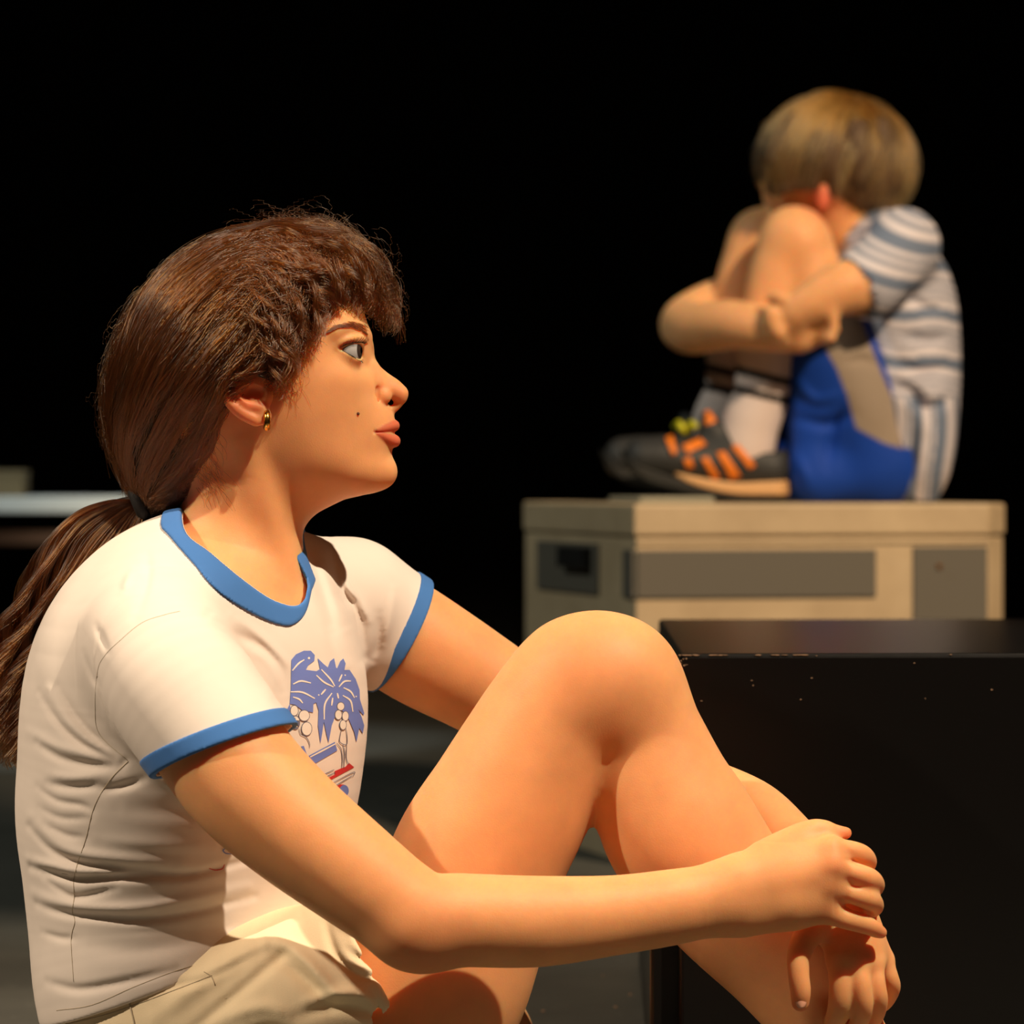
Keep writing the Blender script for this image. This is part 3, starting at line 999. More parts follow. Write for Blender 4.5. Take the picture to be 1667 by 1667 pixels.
shirt_grid.run([('i', half(W(90, 1652, 0), hem_n, BIGLO, BIGHI), 0.002), ('s', Func(nlo, nhi, neck_fn(n_in, f_in)), 0.001), cuff_cutter(sleeve_n, CUFF_N), cuff_cutter(sleeve_f, CUFF_F)])
sm = shirt_grid.mesh(1)
TEE = mesh_obj('tshirt', sm[0], sm[1], M['shirt'], GIRL)
# collar: ribbing lying on the cloth between the two edges
cg = Grid(glo, ghi, 0.0016)
grown = solid - f32(0.0022)
cg.F = np.maximum(grown, -(solid + f32(0.003)))
wn = cg.win(nlo, nhi)
msk = np.full(cg.F.shape, f32(0.05)); msk[wn] = cg.F[wn]; cg.F = msk
cg.run([('i', Func(nlo, nhi, neck_fn(n_out, f_out)), 0.0016), ('s', Func(nlo, nhi, neck_fn(n_in, f_in)), 0.0016)])
cm = cg.mesh(2)
mesh_obj('collar', cm[0], cm[1], M['trim'], TEE)
def on_grid(g, P, base):
    return g.samp((np.asarray(P) - g.lo) / g.h)
def ray_many(px, py, g, y0=-0.28, y1=0.26, lift=0.0008):
    """the cloth's surface in the direction of each pixel, walking in from the house side"""
    ys = np.arange(y0, y1, 0.002)
    P = WA(np.asarray(px)[:, None], np.asarray(py)[:, None], ys[None])
    n = len(px)
    f = g.samp(((P.reshape(-1, 3) - g.lo) / g.h)).reshape(n, -1)
    k = np.argmax(f < 0, 1)
    ok = f[np.arange(n), k] < 0
    k = np.maximum(k, 1)
    fa, fb = f[np.arange(n), k - 1], f[np.arange(n), k]
    t = np.clip(fa / (fa - fb + 1e-12), 0, 1)[:, None]
    p = P[np.arange(n), k - 1] * (1 - t) + P[np.arange(n), k] * t
    gr = g.grad((p - g.lo) / g.h)
    gr /= np.linalg.norm(gr, axis=1)[:, None] + 1e-9
    return p + gr * lift, ok
# the half-space offsets are measured from the hem plane, back up the sleeve
def band2(name, sl, pl, w):
    p0, n = pl
    m = [sl(3.0), ('i', half(p0, n, BIGLO, BIGHI, 0.0006), 0.001), ('i', half(p0 - n * w, -n, BIGLO, BIGHI), 0.001), ('s', sl(-8)[1], 0.0)]
    lo, hi = bounds([m[0]])
    g = Grid(lo - 0.01, hi + 0.01, 0.0014).run(m)
    v = g.mesh(1)
    return mesh_obj(name, v[0], v[1], M['trim'], TEE)
band2('sleeve_band', sleeve_n, CUFF_N, S(28))
band2('sleeve_band', sleeve_f, CUFF_F, S(25))
# seams: a thread lying on the cloth
def seam(name, pts, r=0.55, parent=None, mat='seam', g=None):
    C = catmull(np.array(pts, float), 6)
    q, ok = ray_many(C[:, 0], C[:, 1], g or shirt_grid, lift=0.0001)
    path = q[ok]
    return mesh_obj(name, *tube(path, S(r), 6), M[mat], parent or TEE)
seam('side_seam', [(209, 1239), (179, 1270), (154, 1312), (140, 1365), (126, 1407), (120, 1435), (121, 1460), (118, 1483), (122, 1500), (116, 1530), (120, 1598)])
seam('sleeve_seam', [(293, 995), (268, 1001), (231, 1014), (193, 1045), (171, 1067), (159, 1092), (155, 1150), (162, 1195), (208, 1238)], 0.4)
seam('hem_seam', [(92, 1645), (150, 1636), (220, 1606), (300, 1576), (380, 1556)], 0.45)

# the print on the chest: flat shapes laid on the cloth
def crop(x, y): return (340 + x / 3.968, 1020 + y / 3.968)
def lay_poly(pts, lift):
    """fill a picture-space outline with small triangles and lay each point on the shirt"""
    P = [crop(*p) for p in pts]
    bm = bmesh.new()
    vs = [bm.verts.new((p[0], p[1], 0)) for p in P]
    es = [bm.edges.new((vs[i], vs[(i + 1) % len(vs)])) for i in range(len(vs))]
    bmesh.ops.triangle_fill(bm, use_beauty=True, edges=es)
    for _ in range(4):
        long = [e for e in bm.edges if e.calc_length() > 7]
        if not long: break
        bmesh.ops.subdivide_edges(bm, edges=long, cuts=1)
        bmesh.ops.triangulate(bm, faces=bm.faces[:])
    bm.verts.index_update()
    co = np.array([v.co[:2] for v in bm.verts])
    V, ok = ray_many(co[:, 0], co[:, 1], shirt_grid, lift=lift)
    ok = ok & (V[:, 1] > -0.158)          # only where the chest itself lies, not the sleeve before it
    F = []
    for f in bm.faces:
        ids = [v.index for v in f.verts]
        if all(ok[i] for i in ids) and max(np.linalg.norm(V[ids[a]] - V[ids[a - 1]]) for a in range(3)) < 0.02:
            F.append(tuple(ids))
    bm.free()
    return largest(V, F)
def largest(V, F):
    """keep the largest connected piece and drop unused points"""
    par = list(range(len(V)))
    def find(i):
        while par[i] != i:
            par[i] = par[par[i]]; i = par[i]
        return i
    for f in F:
        for q in f[1:]:
            par[find(f[0])] = find(q)
    cnt = {}
    for f in F:
        r = find(f[0]); cnt[r] = cnt.get(r, 0) + 1
    if not cnt: return [], []
    best = max(cnt, key=cnt.get)
    F = [f for f in F if find(f[0]) == best]
    ids = sorted({i for f in F for i in f}); mp = {q: k for k, q in enumerate(ids)}
    return [V[i] for i in ids], [tuple(mp[i] for i in f) for f in F]
def stroke(pts, w):
    P = catmull(np.array(pts, float), 5)
    T = np.gradient(P, axis=0); T /= np.linalg.norm(T, axis=1)[:, None] + 1e-9
    Nn = np.stack([-T[:, 1], T[:, 0]], 1)
    t = np.linspace(0, 1, len(P))
    ww = (w / 2) * np.clip(np.sin(np.pi * np.clip(t, 0.12, 0.88)) ** 0.4, 0.3, 1)[:, None]
    return [tuple(p) for p in P + Nn * ww] + [tuple(p) for p in (P - Nn * ww)[::-1]]
def circ(x, y, rx, ry, n=18):
    return [(x + rx * math.cos(2 * math.pi * i / n), y + ry * math.sin(2 * math.pi * i / n)) for i in range(n)]
pr_blue = [[(530, 215), (560, 180), (610, 157), (655, 157), (681, 185), (678, 222), (640, 250), (624, 280), (660, 285), (700, 290), (690, 400), (690, 490), (672, 500), (670, 555), (600, 540), (555, 505), (520, 500), (528, 400)],
    [(520, 500), (500, 540), (488, 600), (500, 640), (540, 715), (545, 640), (530, 560)],
    [(690, 290), (715, 275), (700, 205), (735, 240), (765, 265), (780, 225), (805, 205), (812, 235), (818, 266), (825, 270), (845, 225), (865, 207), (880, 240), (872, 280), (905, 280), (945, 340), (970, 410), (972, 470), (1000, 560), (995, 572), (962, 535), (985, 590), (1000, 640), (990, 690), (968, 655), (950, 745), (935, 680), (905, 610), (880, 560), (850, 540), (820, 560), (790, 640), (770, 750), (755, 690), (740, 615), (718, 755), (702, 640), (706, 540), (690, 490)],
    [(640, 835), (810, 745), (826, 800), (672, 890)], circ(870, 1060, 30, 38), [(590, 775), (610, 770), (632, 830), (622, 836)]]
pr_white = [stroke(q, 11) for q in ([(535, 285), (575, 240), (612, 215)], [(540, 372), (590, 352), (655, 365)], [(525, 422), (600, 425), (680, 465)], [(540, 455), (580, 470), (602, 495)],
    [(690, 315), (740, 360), (800, 390)], [(722, 278), (780, 340), (808, 385)], [(835, 355), (855, 310)], [(835, 390), (870, 355), (912, 352)], [(740, 600), (745, 500), (790, 430)],
    [(825, 430), (832, 465)], [(865, 395), (910, 420), (935, 460)], [(860, 445), (910, 480), (925, 550)], [(795, 460), (788, 510)], [(720, 440), (750, 405)], [(650, 842), (812, 757)])]
pr_white += [circ(642, 205, 8, 8, 8), circ(875, 315, 5, 5, 8), circ(705, 442, 5, 5, 8), circ(946, 452, 5, 5, 8), circ(523, 665, 6, 6, 8)]
heads = [(548, 543, 28, 36), (612, 575, 37, 38), (556, 620, 30, 45), (628, 660, 36, 46), (847, 515, 26, 29), (832, 570, 25, 34), (877, 578, 24, 34), (862, 635, 24, 34)]
pr_grey = [circ(*h) for h in heads]
pr_grey += [stroke(q, 5) for q in ([(578, 660), (590, 695), (625, 715), (645, 750), (648, 780)], [(855, 655), (845, 700), (842, 745), (885, 762), (888, 700), (880, 655)], [(822, 752), (850, 790), (858, 850), (855, 912)],
    [(862, 762), (872, 810), (868, 912)], [(886, 765), (884, 850), (900, 890)], [(724, 962), (805, 924)], [(735, 978), (812, 941)], [(780, 1018), (930, 940), (926, 968)], [(800, 1036), (922, 962)], [(592, 775), (620, 835)])]
pr_face = [circ(h[0], h[1], h[2] - 4.5, h[3] - 4.5) for h in heads]
pr_red = [[(748, 986), (812, 955), (808, 934), (852, 915), (880, 905), (902, 880), (936, 908), (762, 1002)], circ(855, 1045, 40, 26)]
pr_red += [stroke([(0, 1560), (40, 1572), (85, 1565), (100, 1535)], 7)]
pr_blue2 = [stroke([(128, 1425), (92, 1440), (105, 1462), (150, 1468)], 8)]
for nm, p in zip(('palm_print', 'palm_print', 'palm_print', 'deck_print', 'wheel_print', 'post_print'), pr_blue):
    v_, f_ = lay_poly(p, 0.0005)
    if f_: mesh_obj(nm, v_, f_, M['print_blue'], TEE)
mesh_obj('motif_print', *lay_poly(pr_blue2[0], 0.0005), M['print_blue'], TEE)
for p in pr_red:
    mesh_obj('red_print', *lay_poly(p, 0.0004), M['print_red'], TEE)
for p, q in zip(pr_grey[:8], pr_face):
    for g_, l_, m_ in ((p, 0.0006, 'print_grey'), (q, 0.0007, 'print_white')):
        v_, f_ = lay_poly(g_, l_)
        if f_: mesh_obj('figure_print', v_, f_, M[m_], TEE)
mesh_obj('line_print', *join_geo([lay_poly(p, 0.0006) for p in pr_grey[8:]]), M['print_grey'], TEE)['kind'] = 'stuff'
mesh_obj('leaf_vein_print', *join_geo([lay_poly(p, 0.0007) for p in pr_white]), M['print_white'], TEE)['kind'] = 'stuff'

# shorts ------------------------------------------------------------------------
hem_s = plane3(W(556, 1500, -0.09), W(652, 1675, -0.09), W(610, 1580, -0.17), np.array([1.0, 0, 0]))
shorts = [('u', Chain(rows([(302, 1560, 0, 214), (328, 1640, 0, 224), (352, 1720, 0, 232), (370, 1790, 0, 222)]), 5, [1.22, 1.3, 1.32, 1.3], -YAW), 0.0),
    ('g', [chain([(360, 1700, -0.055, 190), (470, 1665, -0.075, 175), (560, 1620, -0.08, 160), (680, 1560, -0.08, 158)], n=5, asp=1.0), ('i', half(hem_s[0], hem_s[1], BIGLO, BIGHI), 0.003)], 0.03),
    chain([(420, 1750, 0.08, 170), (560, 1720, 0.2, 150), (610, 1700, 0.26, 145)], 0.03, n=4)]
shorts += folds([
    ([(250, 1660), (330, 1600), (410, 1548), (500, 1500)], 16, -9), ([(300, 1690), (380, 1625), (440, 1575), (470, 1552)], 9, 7),
    ([(432, 1540), (468, 1546), (505, 1572), (545, 1612), (590, 1618)], 11, -13), ([(455, 1570), (500, 1600), (540, 1640)], 10, 9),
    ([(528, 1512), (548, 1560), (585, 1590), (630, 1592)], 7, 9), ([(545, 1505), (585, 1520), (622, 1556), (634, 1585)], 8, -11), ([(566, 1548), (590, 1566), (618, 1572)], 6, 8),
    ([(480, 1655), (545, 1640), (600, 1648), (630, 1668)], 10, 8), ([(500, 1630), (560, 1615), (610, 1626)], 9, -8), ([(250, 1618), (330, 1600), (420, 1556)], 7, 5),
    ([(604, 1605), (615, 1640), (618, 1690)], 4, 6), ([(350, 1667), (420, 1640), (470, 1650)], 12, -7), ([(380, 1690), (440, 1672), (500, 1690)], 8, 7)], -0.15, -0.3, 0.0)
shorts += [chain([(700, 1618, -0.08, 154), (738, 1522, -0.08, 152), (640, 1690, -0.08, 156)], kind='s', n=4)]
slo, shi = wbox(60, 1450, 720, 1860, -0.26, 0.36)
slo[2] = 0.002
shorts_grid = Grid(slo, shi, 0.0020).run(shorts)
sv = shorts_grid.mesh(1)
SHO = mesh_obj('shorts', sv[0], sv[1], M['shorts'], GIRL)
def sseam(name, pts, r=0.8):
    return seam(name, pts, r, SHO, 'seam', shorts_grid)
sseam('waistband_seam', [(105, 1668), (160, 1655), (208, 1640), (300, 1606), (345, 1588)])
sseam('belt_loop', [(208, 1622), (214, 1645), (222, 1680)], 1.6)
sseam('pocket_seam', [(332, 1582), (344, 1590), (350, 1604)], 0.8)

# hair ---------------------------------------------------------------------------
def mat_hair(name, col, rough=0.32):
    n = NT(name)
    h = n.node('ShaderNodeBsdfHairPrincipled')
    h.parametrization = 'COLOR'
    hi = n.node('ShaderNodeHairInfo')
    cr = n.ramp(hi.outputs['Random'], [(0.0, tuple(c * 0.45 for c in col[:3]) + (1,)), (0.6, col), (1.0, tuple(c * 2.0 for c in col[:3]) + (1,))])
    n.link(cr.outputs[0], h.inputs['Color'])
    h.inputs['Roughness'].default_value = rough
    h.inputs['Radial Roughness'].default_value = 0.45
    for k, v in (('Random Color', 0.5), ('Random Roughness', 0.3)):
        if k in h.inputs: h.inputs[k].default_value = v
    out = [q for q in n.t.nodes if q.type == 'OUTPUT_MATERIAL'][0]
    n.link(h.outputs[0], out.inputs['Surface'])
    return n.m
def strands(name, S3, r0, r1, mat, parent):
    """S3: list of (n,3) arrays"""
    hc = bpy.data.hair_curves.new(name)
    hc.add_curves([len(s) for s in S3])
    P = np.vstack(S3).astype(np.float32)
    hc.position_data.foreach_set('vector', P.ravel())
    R = np.concatenate([np.linspace(r0, r1, len(s)) for s in S3]).astype(np.float32)
    a = hc.attributes.get('radius') or hc.attributes.new('radius', 'FLOAT', 'POINT')
    a.data.foreach_set('value', R)
    hc.materials.append(mat)
    o = bpy.data.objects.new(name, hc)
    COL.objects.link(o)
    attach(o, parent)
    return o
M['hair'] = mat_hair('brown_hair', (0.062, 0.0172, 0.0030, 1), 0.21)
M['hair_base'] = plain('hair_base', (0.012, 0.0045, 0.002, 1), 0.7)
rng = np.random.default_rng(7)
hair_prof = [(606,520),(612,480),(605,440),(580,400),(540,376),(490,364),(440,362),(370,374),(300,404),(250,445),(208,500),(180,560),(165,630),(168,700),(182,760),(203,805),(230,835),(275,832),(320,812),(360,770),(430,760),(520,700),(590,620)]
hair_rel = [(590,500,52),(560,470,92),(520,450,116),(470,430,128),(400,430,138),(340,450,140),(280,500,146),(235,560,128),(200,620,98),
    (430,500,168),(360,520,172),(300,580,170),(250,640,142),(215,700,98),(500,520,142),(530,560,128),(470,580,156),(410,600,178),(380,600,180),(350,640,172),(300,690,126),(255,730,88),(225,780,48),
    (330,730,112),(290,775,72),(255,805,44),(400,680,140),(480,650,134),(380,730,100)]
hair_q = tps_fit(hair_prof + [(a, b) for a, b, _ in hair_rel], [0.0] * len(hair_prof) + [h * h / 1e4 for _, _, h in hair_rel], 2e-3)
def hair_h(px, py):
    return np.sqrt(np.maximum(hair_q(np.asarray(px, float), np.asarray(py, float)) * 1e4, 4.0))
# solid mass under the strands, ending at the hairline
hairline = [(603,470),(585,488),(560,496),(532,508),(512,540),(498,565),(484,590),(466,604),(452,625),(440,622),(420,612),(395,608),(370,618),(360,640),(362,665),(352,700),(338,745),(322,790),(285,826),(240,840),(200,815),(150,700),(150,560),(230,430),(400,340),(560,355),(625,430)]
def hl_fn(x, y, z):
    px = CX + x[:, 0, :].astype(float) / GS0; py = HY + (HC - z[:, 0, :].astype(float)) / GS0
    px, py = np.broadcast_arrays(px, py)
    return (poly_sd(px, py, hairline) * GS0).astype(f32)[:, None, :]
def hb_fn(x, y, z):
    px = CX + x[:, 0, :].astype(float) / GS0; py = HY + (HC - z[:, 0, :].astype(float)) / GS0
    px, py = np.broadcast_arrays(px, py)
    Q = hair_q(px, py) * 1e4
    e = float(abs(px[1, 0] - px[0, 0]))
    gx, gy = np.gradient(Q, e, e)
    d = y * f32(1 / GS0)
    return (d * d - Q[:, None, :].astype(f32)) / np.sqrt(4 * d * d + (gx ** 2 + gy ** 2)[:, None, :].astype(f32) + f32(60)) * f32(GS0) + f32(7 * GS0)
hlo, hhi = wbox(-40, 340, 660, 1120, -0.09, 0.09)
qlo, qhi = wbox(140, 340, 660, 860, -0.09, 0.09)
hg = Grid(hlo, hhi, 0.0022).run([('u', Func(qlo, qhi, hb_fn), 0.0), ('i', Func(qlo, qhi, hl_fn), 0.004),
    chain([(222, 820, 0, 14), (185, 838, 0, 22), (135, 890, 0, 34), (95, 955, 0, 36), (55, 1040, 0.0, 30)], 0.006, n=5)])
hv = hg.mesh(2)
HAIR = mesh_obj('hair', hv[0], hv[1], M['hair_base'], GIRL)
HAIR['label'] = 'curly brown hair tied in a low ponytail'
A_g = [[(520,364),(450,361),(370,374),(280,420),(205,510),(167,630),(174,730),(205,800),(228,818)],
 [(510,384),(440,384),(370,400),(290,455),(220,550),(184,650),(188,740),(210,800),(230,818)],
 [(500,412),(430,418),(380,440),(310,505),(245,600),(210,690),(205,760),(218,805),(232,820)],
 [(490,446),(430,458),(390,500),(330,570),(275,650),(238,725),(224,780),(226,805),(234,818)],
 [(484,490),(430,508),(395,555),(345,615),(300,680),(262,750),(242,790),(238,808),(238,820)],
 [(476,540),(430,556),(400,580),(365,620),(332,680),(297,740),(268,785),(250,810),(242,822)],
 [(450,580),(420,588),(385,588),(357,630),(338,690),(315,750),(285,795),(262,815),(246,824)],
 [(354,680),(352,690),(350,705),(343,730),(330,755),(310,785),(288,806),(268,818),(248,826)],
 [(340,762),(338,770),(334,778),(326,790),(314,802),(300,812),(284,820),(268,825),(250,828)]]
B_g = [[(380,372),(450,363),(510,364),(565,382),(610,420),(636,480),(642,555)],
 [(370,384),(440,370),(505,374),(560,396),(598,430),(618,475),(620,525)],
 [(360,400),(430,380),(495,392),(545,414),(575,442),(590,470),(592,494)],
 [(352,420),(420,398),(480,414),(520,438),(546,462),(558,484),(560,498)],
 [(348,440),(412,416),(465,434),(500,460),(520,486),(530,504),(533,516)],
 [(345,465),(405,440),(450,462),(482,496),(500,526),(508,544),(510,562)],
 [(345,492),(400,465),(438,494),(465,530),(480,560),(487,580),(490,598)],
 [(350,515),(398,490),(424,520),(446,556),(458,586),(464,610),(466,634)],
 [(355,540),(396,515),(414,545),(428,574),(438,598),(444,616),(446,640)]]
C_g = [[(430,500),(415,545),(395,585),(370,620),(352,665),(340,720)],[(440,530),(425,570),(400,602),(372,625),(352,660),(338,715)],[(452,560),(436,590),(412,606),(385,612),(364,632),(348,690)]]
def resample(P, n):
    P = catmull(np.array(P, float), 8)
    L = np.concatenate([[0], np.cumsum(np.linalg.norm(np.diff(P, axis=0), axis=1))])
    t = np.linspace(0, L[-1], n)
    return np.stack([np.interp(t, L, P[:, k]) for k in range(P.shape[1])], 1)
def smooth_noise(n, amp, rg, rough=3):
    k = rg.normal(size=rough + 2)
    return np.interp(np.linspace(0, 1, n), np.linspace(0, 1, rough + 2), k) * amp
def lift3(P, sg, hs, dz):
    """picture-plane path -> on the hair's surface on side sg"""
    h = hair_h(P[:, 0], P[:, 1]) * hs + dz
    return WA(P[:, 0], P[:, 1], HEAD_Y + sg * h * GS0)
def hair_set(guides, count, n, frizz, curl, out, t0=0.0, short=(0.75, 1.0), clumps=150, lock=4.0):
    G = [resample(g, n) for g in guides]
    tl_ = np.linspace(0, 1, n)
    C = []
    for _ in range(clumps):                      # locks: hairs that run together
        ph, fr = rng.uniform(0, 6.28), rng.uniform(1.6, 3.6)
        C.append((rng.uniform(0, len(G) - 1.001), smooth_noise(n, lock, rng, 4), smooth_noise(n, lock, rng, 4), smooth_noise(n, lock * 0.9, rng, 3) + rng.normal(0, lock * 0.5),
                  ph, fr, curl * rng.uniform(0.35, 1.0), -1 if rng.random() < 0.68 else 1, rng.uniform(*short)))
    for _ in range(count):
        uc, nx, ny, nd, ph, fr, am, sg, m = C[rng.integers(clumps)]
        loose = rng.random() < 0.22
        u = float(np.clip(uc + rng.normal(0, 0.07 if not loose else 0.3), 0, len(G) - 1.001)); i = int(u); f = u - i
        P = G[i] * (1 - f) + G[i + 1] * f
        m = np.clip(m + rng.normal(0, 0.05), 0.3, 1.08)
        s0 = rng.uniform(0, t0)
        tt = np.linspace(s0, max(s0 + 0.2, m), n)
        P = np.stack([np.interp(tt, tl_, P[:, k]) for k in (0, 1)], 1)
        w = np.linspace(0.35, 1, n)
        fz = frizz * (2.2 if loose else 1.0)
        P = P + (np.stack([nx, ny], 1) * 0.8 + np.stack([smooth_noise(n, fz, rng, 5), smooth_noise(n, fz, rng, 5)], 1)) * w[:, None]
        dz = nd * 0.9
        if am > 0:
            p2 = ph + rng.normal(0, 0.35)
            P = P + np.stack([np.cos(p2 + fr * 6.28 * tl_), np.sin(p2 + fr * 6.28 * tl_)], 1) * am * (tl_ ** 0.8)[:, None]
            dz = dz + np.sin(p2 + fr * 6.28 * tl_) * am * tl_ * 0.8
        hs = rng.uniform(0.93, 1.0) if rng.random() < 0.9 else rng.uniform(0.6, 1.04)
        out.append(lift3(P, sg, hs, smooth_noise(n, fz * 0.8, rng, 4) + dz))
st = []
hair_set(A_g, 8500, 20, 2.4, 0, st, 0.30, (0.6, 1.0), 230, 6.5)
hair_set(B_g[1:], 4700, 24, 3.0, 14, st, 0.45, (0.6, 1.05), 190, 8.0)
hair_set(B_g[:3], 700, 24, 3.0, 12, st, 0.3, (0.4, 0.66), 40, 7.0)
hair_set(C_g, 900, 14, 2.6, 3, st, 0.2, (0.7, 1.05), 24, 4.0)
# fringe: curls spread over the brow, both sides of the parting
Bq = [resample(g, 28) for g in B_g]
curls = [(rng.uniform(-1, 1), rng.uniform(0, 3.0), rng.uniform(9, 22), rng.uniform(1.8, 3.8), rng.uniform(0, 6.28), rng.uniform(0.45, 1.0)) for _ in range(120)]
for _ in range(3000):
    n = 28
    z0, u, am, fr, ph, m = curls[rng.integers(120)]
    z0 += rng.normal(0, 0.05); u = float(np.clip(u + rng.normal(0, 0.09), 0, 3.2)); ph += rng.normal(0, 0.25); m = min(1.0, m + rng.normal(0, 0.05))
    if u < 1.7:                               # the long front curls hang on the far side of the brow
        z0 = abs(z0) * 0.9 + 0.06 if m > 0.6 else z0
    i = int(u); f = u - i
    P = Bq[i] * (1 - f) + Bq[i + 1] * f
    P = P[:, :2] + np.stack([smooth_noise(n, 2.5, rng, 4), smooth_noise(n, 2.5, rng, 4)], 1)
    t = np.linspace(0, 1, n)
    P = P + np.stack([np.cos(ph + fr * 6.28 * t), np.sin(ph + fr * 6.28 * t)], 1) * (am * t ** 1.1)[:, None]
    dd = z0 * np.interp(t, [0, 0.5, 1], [60, 95, 80]) + np.sin(ph + fr * 6.28 * t) * am * t
    k = max(6, int(n * m))
    st.append(WA(P[:k, 0], P[:k, 1], HEAD_Y + dd[:k] * GS0))
# ringlets: tight locks that coil over the brow, the temple and the top
Br = [resample(g, 40) for g in B_g]
for _ in range(80):
    n = 30
    u = rng.uniform(0, 7.6) if rng.random() < 0.45 else rng.uniform(0, 3.2); i = int(u); f = u - i
    Pc = Br[i] * (1 - f) + Br[i + 1] * f
    t0_, t1_ = rng.uniform(0.35, 0.6), rng.uniform(0.9, 1.04)
    tt = np.linspace(t0_, t1_, n)
    Pc = np.stack([np.interp(tt, np.linspace(0, 1, 40), Pc[:, k]) for k in (0, 1)], 1) + rng.normal(0, 3, (1, 2))
    t = np.linspace(0, 1, n)
    T = np.gradient(Pc, axis=0); T /= np.linalg.norm(T, axis=1)[:, None] + 1e-9
    Nn = np.stack([-T[:, 1], T[:, 0]], 1)
    rad = rng.uniform(7, 15); fr = rng.uniform(0.7, 1.7); ph = rng.uniform(0, 6.28); hand = rng.choice([-1, 1])
    env = np.clip(t * 3, 0, 1) * rad
    if u < 3.0:
        dep = (rng.uniform(0.15, 0.95) if u < 1.7 else rng.uniform(-1, 0.6)) * np.interp(t, [0, 1], [85, 92])
    else:
        dep = -hair_h(Pc[:, 0], Pc[:, 1]) * 1.0 - 5
    for _k in range(40):
        ox, oy, oz = rng.normal(0, 3.0, 3)
        p2 = ph + rng.normal(0, 0.3)
        P = Pc + Nn * (env * np.cos(p2 + fr * 6.28 * t))[:, None] + np.array([ox, oy])
        d = dep - env * np.sin(p2 + fr * 6.28 * t) * hand + oz
        k = int(n * rng.uniform(0.85, 1.0))
        st.append(WA(P[:k, 0], P[:k, 1], HEAD_Y + (d if np.ndim(d) else np.full(n, d))[:k] * GS0))
strands('strands', st, 0.00024, 0.00010, M['hair'], HAIR)
# loose fine hairs standing off the crown, the back and the brow
fy = []
for _ in range(760):
    n = 16
    t = np.linspace(0, 1, n)
    if rng.random() < 0.72:
        q0 = rng.uniform(0.25, 0.98) ** 0.8
        O = resample([(300,404),(370,374),(450,362),(520,366),(580,396),(618,440),(640,500),(645,560)], 60)
    else:
        q0 = rng.uniform(0, 1)
        O = resample([(205,800),(172,715),(165,630),(182,555),(220,485),(300,404)], 60)
    k0 = int(q0 * 52)
    span = int(rng.uniform(3, 12))
    base = O[np.clip(np.linspace(k0, k0 + span * rng.choice([-1, 1]), n).round().astype(int), 0, 59)]
    tang = np.gradient(O, axis=0)[k0]; tang /= np.linalg.norm(tang); nrm = np.array([tang[1], -tang[0]])
    if nrm @ (O[k0] - np.array([400, 600])) < 0: nrm = -nrm
    up = rng.gamma(1.6, 7.5) * (1.0 if q0 > 0.25 and O[0, 0] > 250 else 0.5)
    am, fr, ph = rng.uniform(0.5, 4.0), rng.uniform(0.5, 1.8), rng.uniform(0, 6.28)
    P = base + nrm * (up * np.sin(np.clip(t * rng.uniform(1.2, 2.8), 0, 3.0)))[:, None] - nrm * 5 + (np.stack([np.cos(ph + fr * 6.28 * t), np.sin(ph + fr * 6.28 * t)], 1) * am * t[:, None])
    d = rng.normal(-8, 28)
    fy.append(WA(P[:, 0], P[:, 1], HEAD_Y + (d + rng.normal(0, 6) * t) * GS0))
# wisps on the nape and in front of the ear, lying on the skin
neck_grid = Grid(*wbox(290, 570, 520, 880, -0.085, 0.0), 0.0018).run([('g', head, 0.0)])
for _ in range(130):
    n = 12
    t = np.linspace(0, 1, n)
    if rng.random() < 0.6:
        x, y = rng.uniform(318, 356), rng.uniform(700, 800); dx, dy = rng.uniform(0.0, 0.7), rng.uniform(0.6, 1.0); L = rng.uniform(14, 60)
    else:
        x, y = rng.uniform(446, 492), rng.uniform(590, 640); dx, dy = rng.uniform(-0.3, 0.35), rng.uniform(0.7, 1.0); L = rng.uniform(14, 52)
    cv = rng.normal(0, 10)
    P = np.stack([x + dx * L * t + cv * np.sin(t * 2.4), y + dy * L * t], 1)
    q, ok = ray_many(P[:, 0], P[:, 1], neck_grid, -0.084, -0.001, 0.0007)
    if ok.all() and np.abs(np.diff(q[:, 1])).max() < 0.004:
        fy.append(q)
strands('loose_strands', fy, 0.00011, 0.00006, M['hair'], HAIR)
# ponytail
T_g = [[(222,813),(170,816),(112,842),(62,905),(22,985),(-25,1080),(-35,1200)],
 [(225,817),(185,828),(130,868),(90,938),(52,1020),(8,1110),(-5,1230)],
 [(230,821),(205,848),(165,908),(125,978),(82,1050),(40,1130),(22,1275)],
 [(235,826),(226,868),(203,928),(155,998),(103,1065),(58,1140),(40,1255)]]
tl = []
Gt = [resample(g, 26) for g in T_g]
for _ in range(5200):
    n = 26
    u = rng.uniform(0, 2.999); i = int(u); f = u - i
    P = Gt[i] * (1 - f) + Gt[i + 1] * f
    t = np.linspace(0, 1, n)
    z = rng.uniform(-1, 1) * np.interp(t, [0, 0.12, 0.4, 1], [16, 44, 60, 56])
    cl = math.floor(u * 5) + math.floor((z[-1] + 60) / 25) * 7
    ph = cl * 1.7 + rng.normal(0, 0.3); am = 20
    wv = np.sin(ph + t * 17) * am * np.clip(t * 1.6 - 0.35, 0, 1)
    P = P + np.stack([wv, wv * 0.35], 1) + np.stack([smooth_noise(n, 3, rng, 5), smooth_noise(n, 3, rng, 5)], 1) * t[:, None]
    z = z + np.cos(ph + t * 17) * am * 0.7 * np.clip(t * 1.6 - 0.35, 0, 1)
    k = max(8, int(n * rng.uniform(0.7, 1.0)))
    tl.append(WA(P[:k, 0], P[:k, 1], HEAD_Y + z[:k] * GS0))
strands('ponytail_strands', tl, 0.00024, 0.00012, M['hair'], HAIR)
